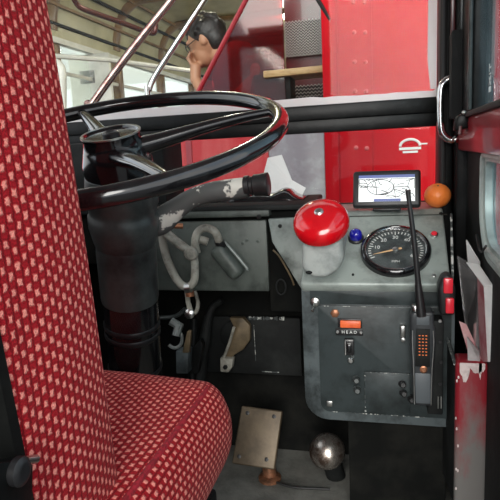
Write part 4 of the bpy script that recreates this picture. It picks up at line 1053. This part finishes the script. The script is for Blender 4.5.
b.ball(hc, (.092, .074, .095), R3.to_4x4(), 24, 16)
b.ball(H(.035, 0, -.055), (.058, .056, .070), R3.to_4x4())
b.ball(H(.075, 0, -.098), (.022, .026, .020), R3.to_4x4())        # chin
b.ball(H(.098, 0, -.030), (.020, .013, .022), R3.to_4x4())        # nose
b.ball(H(.086, 0, .015), (.016, .048, .014), R3.to_4x4())         # brow
b.ball(H(.088, 0, -.068), (.012, .022, .010), R3.to_4x4())        # lips
for s_ in (-1, 1): b.ball(H(-.005, .074*s_, -.015), (.020, .010, .032), R3.to_4x4())
nk = H(-.04, 0, -.10); ch = V((hc.x+.165, YM_+.03, hc.z-.20))
blob(b, nk, ch+V((-.03, 0, .10)), .052, .06)
pelv = V((hc.x+.24, YM_+.05, .42))
blob(b, ch, pelv, .12, .13)
sh = [ch+V((-s_*.10+.02, s_*.14, .01)) for s_ in (-1, 1)]
blob(b, sh[0], sh[1], .062, .062)
elb = sh[0]+V((-.17, -.05, -.25)); wr = V((hc.x-.048, hc.y-.06, hc.z-.200))
blob(b, sh[0], elb, .052, .042); blob(b, elb, wr, .042, .028)
elb2 = sh[1]+V((-.09, .05, -.28)); wr2 = elb2+V((-.24, -.10, .02)); blob(b, sh[1], elb2, .052, .042); blob(b, elb2, wr2, .042, .028)
for s_ in (-1, 1):
    kn = pelv+V((-.42, s_*.12, .02)); blob(b, pelv+V((0, s_*.09, 0)), kn, .085, .06); blob(b, kn, kn+V((.02, 0, -.62)), .058, .04); blob(b, kn+V((.04, 0, -.66)), kn+V((-.15, 0, -.68)), .04, .035)
# right hand under the chin: palm, four bent fingers, thumb
pm = wr+V((-.002, .016, .058)); blob(b, wr, pm, .027, .030, 5)
for k in range(4):
    base = pm+V((-.012, -.024+.017*k, .018)); mid = base+V((-.018, 0, .034-.003*abs(k-1.4))); tip = mid+V((.016, .004, .026))
    blob(b, base, mid, .010, .009, 6); blob(b, mid, tip, .009, .0075, 6)
blob(b, pm+V((.012, .01, -.005)), pm+V((.028, .018, .040)), .012, .009, 6)
pm2 = wr2+V((-.06, -.02, 0)); blob(b, wr2, pm2, .028, .028, 5)
for k in range(4):
    base = pm2+V((-.02, -.026+.018*k, 0)); mid = base+V((-.035, 0, -.005)); tip = mid+V((-.022, 0, -.018)); blob(b, base, mid, .010, .009, 5); blob(b, mid, tip, .009, .007, 5)
blob(b, pm2+V((.0, -.02, .01)), pm2+V((-.03, -.05, .01)), .012, .009, 5)
bod = remesh(b.build('body', skin_m, per, 180), .0065, 3)
b = MB(); b.ball(H(-.018, 0, .020), (.098, .083, .094), R3.to_4x4(), 28, 18); b.ball(H(-.055, 0, -.030), (.058, .074, .070), R3.to_4x4()); b.ball(H(.030, 0, .078), (.066, .070, .036), R3.to_4x4())
for s_ in (-1, 1): b.ball(H(.008, .066*s_, .010), (.018, .014, .045), R3.to_4x4())
random.seed(9)
for k in range(60):
    a_ = random.uniform(0, 2*PI); e_ = random.uniform(.1, 1.5); d = V((math.cos(a_)*math.cos(e_)*.096-.015, math.sin(a_)*math.cos(e_)*.080, math.sin(e_)*.092+.020))
    b.ball(HF @ d, .016, u=8, v=6)
remesh(b.build('hair', hair_m, per, 180), .006, 2)
b = MB()
for s_ in (-1, 1):
    fr = HF @ M.Translation((.098, .034*s_, -.012)) @ M.Rotation(PI/2, 4, 'Y')
    b.tube([fr @ V((.019*math.cos(k*PI/10), .025*math.sin(k*PI/10), 0)) for k in range(20)], .0022, 6, closed=True)
    b.tube([H(.098, .058*s_, -.008), H(.04, .079*s_, -.004), H(-.01, .080*s_, -.002)], .0022, 6)
b.tube([H(.098, -.010, -.010), H(.101, 0, -.008), H(.098, .010, -.010)], .002, 6); b.build('glasses', black_plastic, per)
b = MB(); blob(b, ch+V((-.015, 0, .045)), pelv+V((0, 0, -.02)), .140, .152, 14); blob(b, sh[0], sh[1], .080, .080, 12); blob(b, sh[0], sh[0].lerp(elb, .98), .068, .060); blob(b, sh[1], sh[1].lerp(elb2, .98), .068, .060); blob(b, elb, elb.lerp(wr, .35), .058, .052, 6); blob(b, elb2, elb2.lerp(wr2, .6), .056, .046, 6)
top_g = remesh(b.build('red_top', shirt_m, per, 180), .011, 5)
b = MB(); blob(b, pelv+V((0, -.09, 0)), pelv+V((-.42, -.12, .02)), .10, .075); blob(b, pelv+V((0, .09, 0)), pelv+V((-.42, .12, .02)), .10, .075)
for s_ in (-1, 1): kn = pelv+V((-.42, s_*.12, .02)); blob(b, kn, kn+V((.02, 0, -.58)), .072, .055)
remesh(b.build('trousers', matte_black, per, 180), .012, 4)

# ================================================================== light
w = bpy.data.worlds.new('world'); S.world = w; w.use_nodes = True
nt = w.node_tree; nt.nodes.clear(); L = nt.links.new
wo = nt.nodes.new('ShaderNodeOutputWorld'); bg = nt.nodes.new('ShaderNodeBackground')
tc = nt.nodes.new('ShaderNodeTexCoord'); n = nt.nodes.new('ShaderNodeTexNoise'); n.inputs['Scale'].default_value = 2.2; n.inputs['Detail'].default_value = 5
L(tc.outputs['Generated'], n.inputs['Vector'])
mx = nt.nodes.new('ShaderNodeMix'); mx.data_type = 'RGBA'; mx.inputs[6].default_value = (.62, .76, .92, 1); mx.inputs[7].default_value = (1, 1, .98, 1)
rp = nt.nodes.new('ShaderNodeMapRange'); rp.inputs[1].default_value = .35; rp.inputs[2].default_value = .6; L(n.outputs[0], rp.inputs[0]); L(rp.outputs[0], mx.inputs[0])
L(mx.outputs[2], bg.inputs[0]); bg.inputs[1].default_value = 1.3; L(bg.outputs[0], wo.inputs[0])
sl = bpy.data.lights.new('sun', 'SUN'); sl.energy = 2.7; sl.angle = R(38); sl.color = (1, .97, .92)
so = bpy.data.objects.new('sun', sl); COL.objects.link(so); so.rotation_euler = V((-.06, .90, -.33)).to_track_quat('-Z', 'Y').to_euler()
S.view_settings.view_transform = 'Standard'; S.view_settings.look = 'None'; S.view_settings.exposure = .35; S.view_settings.gamma = 1
S.view_settings.use_curve_mapping = False
S.cycles.use_denoising = True
S.cycles.max_bounces = 10; S.cycles.transparent_max_bounces = 16
S.cycles.sample_clamp_indirect = 6
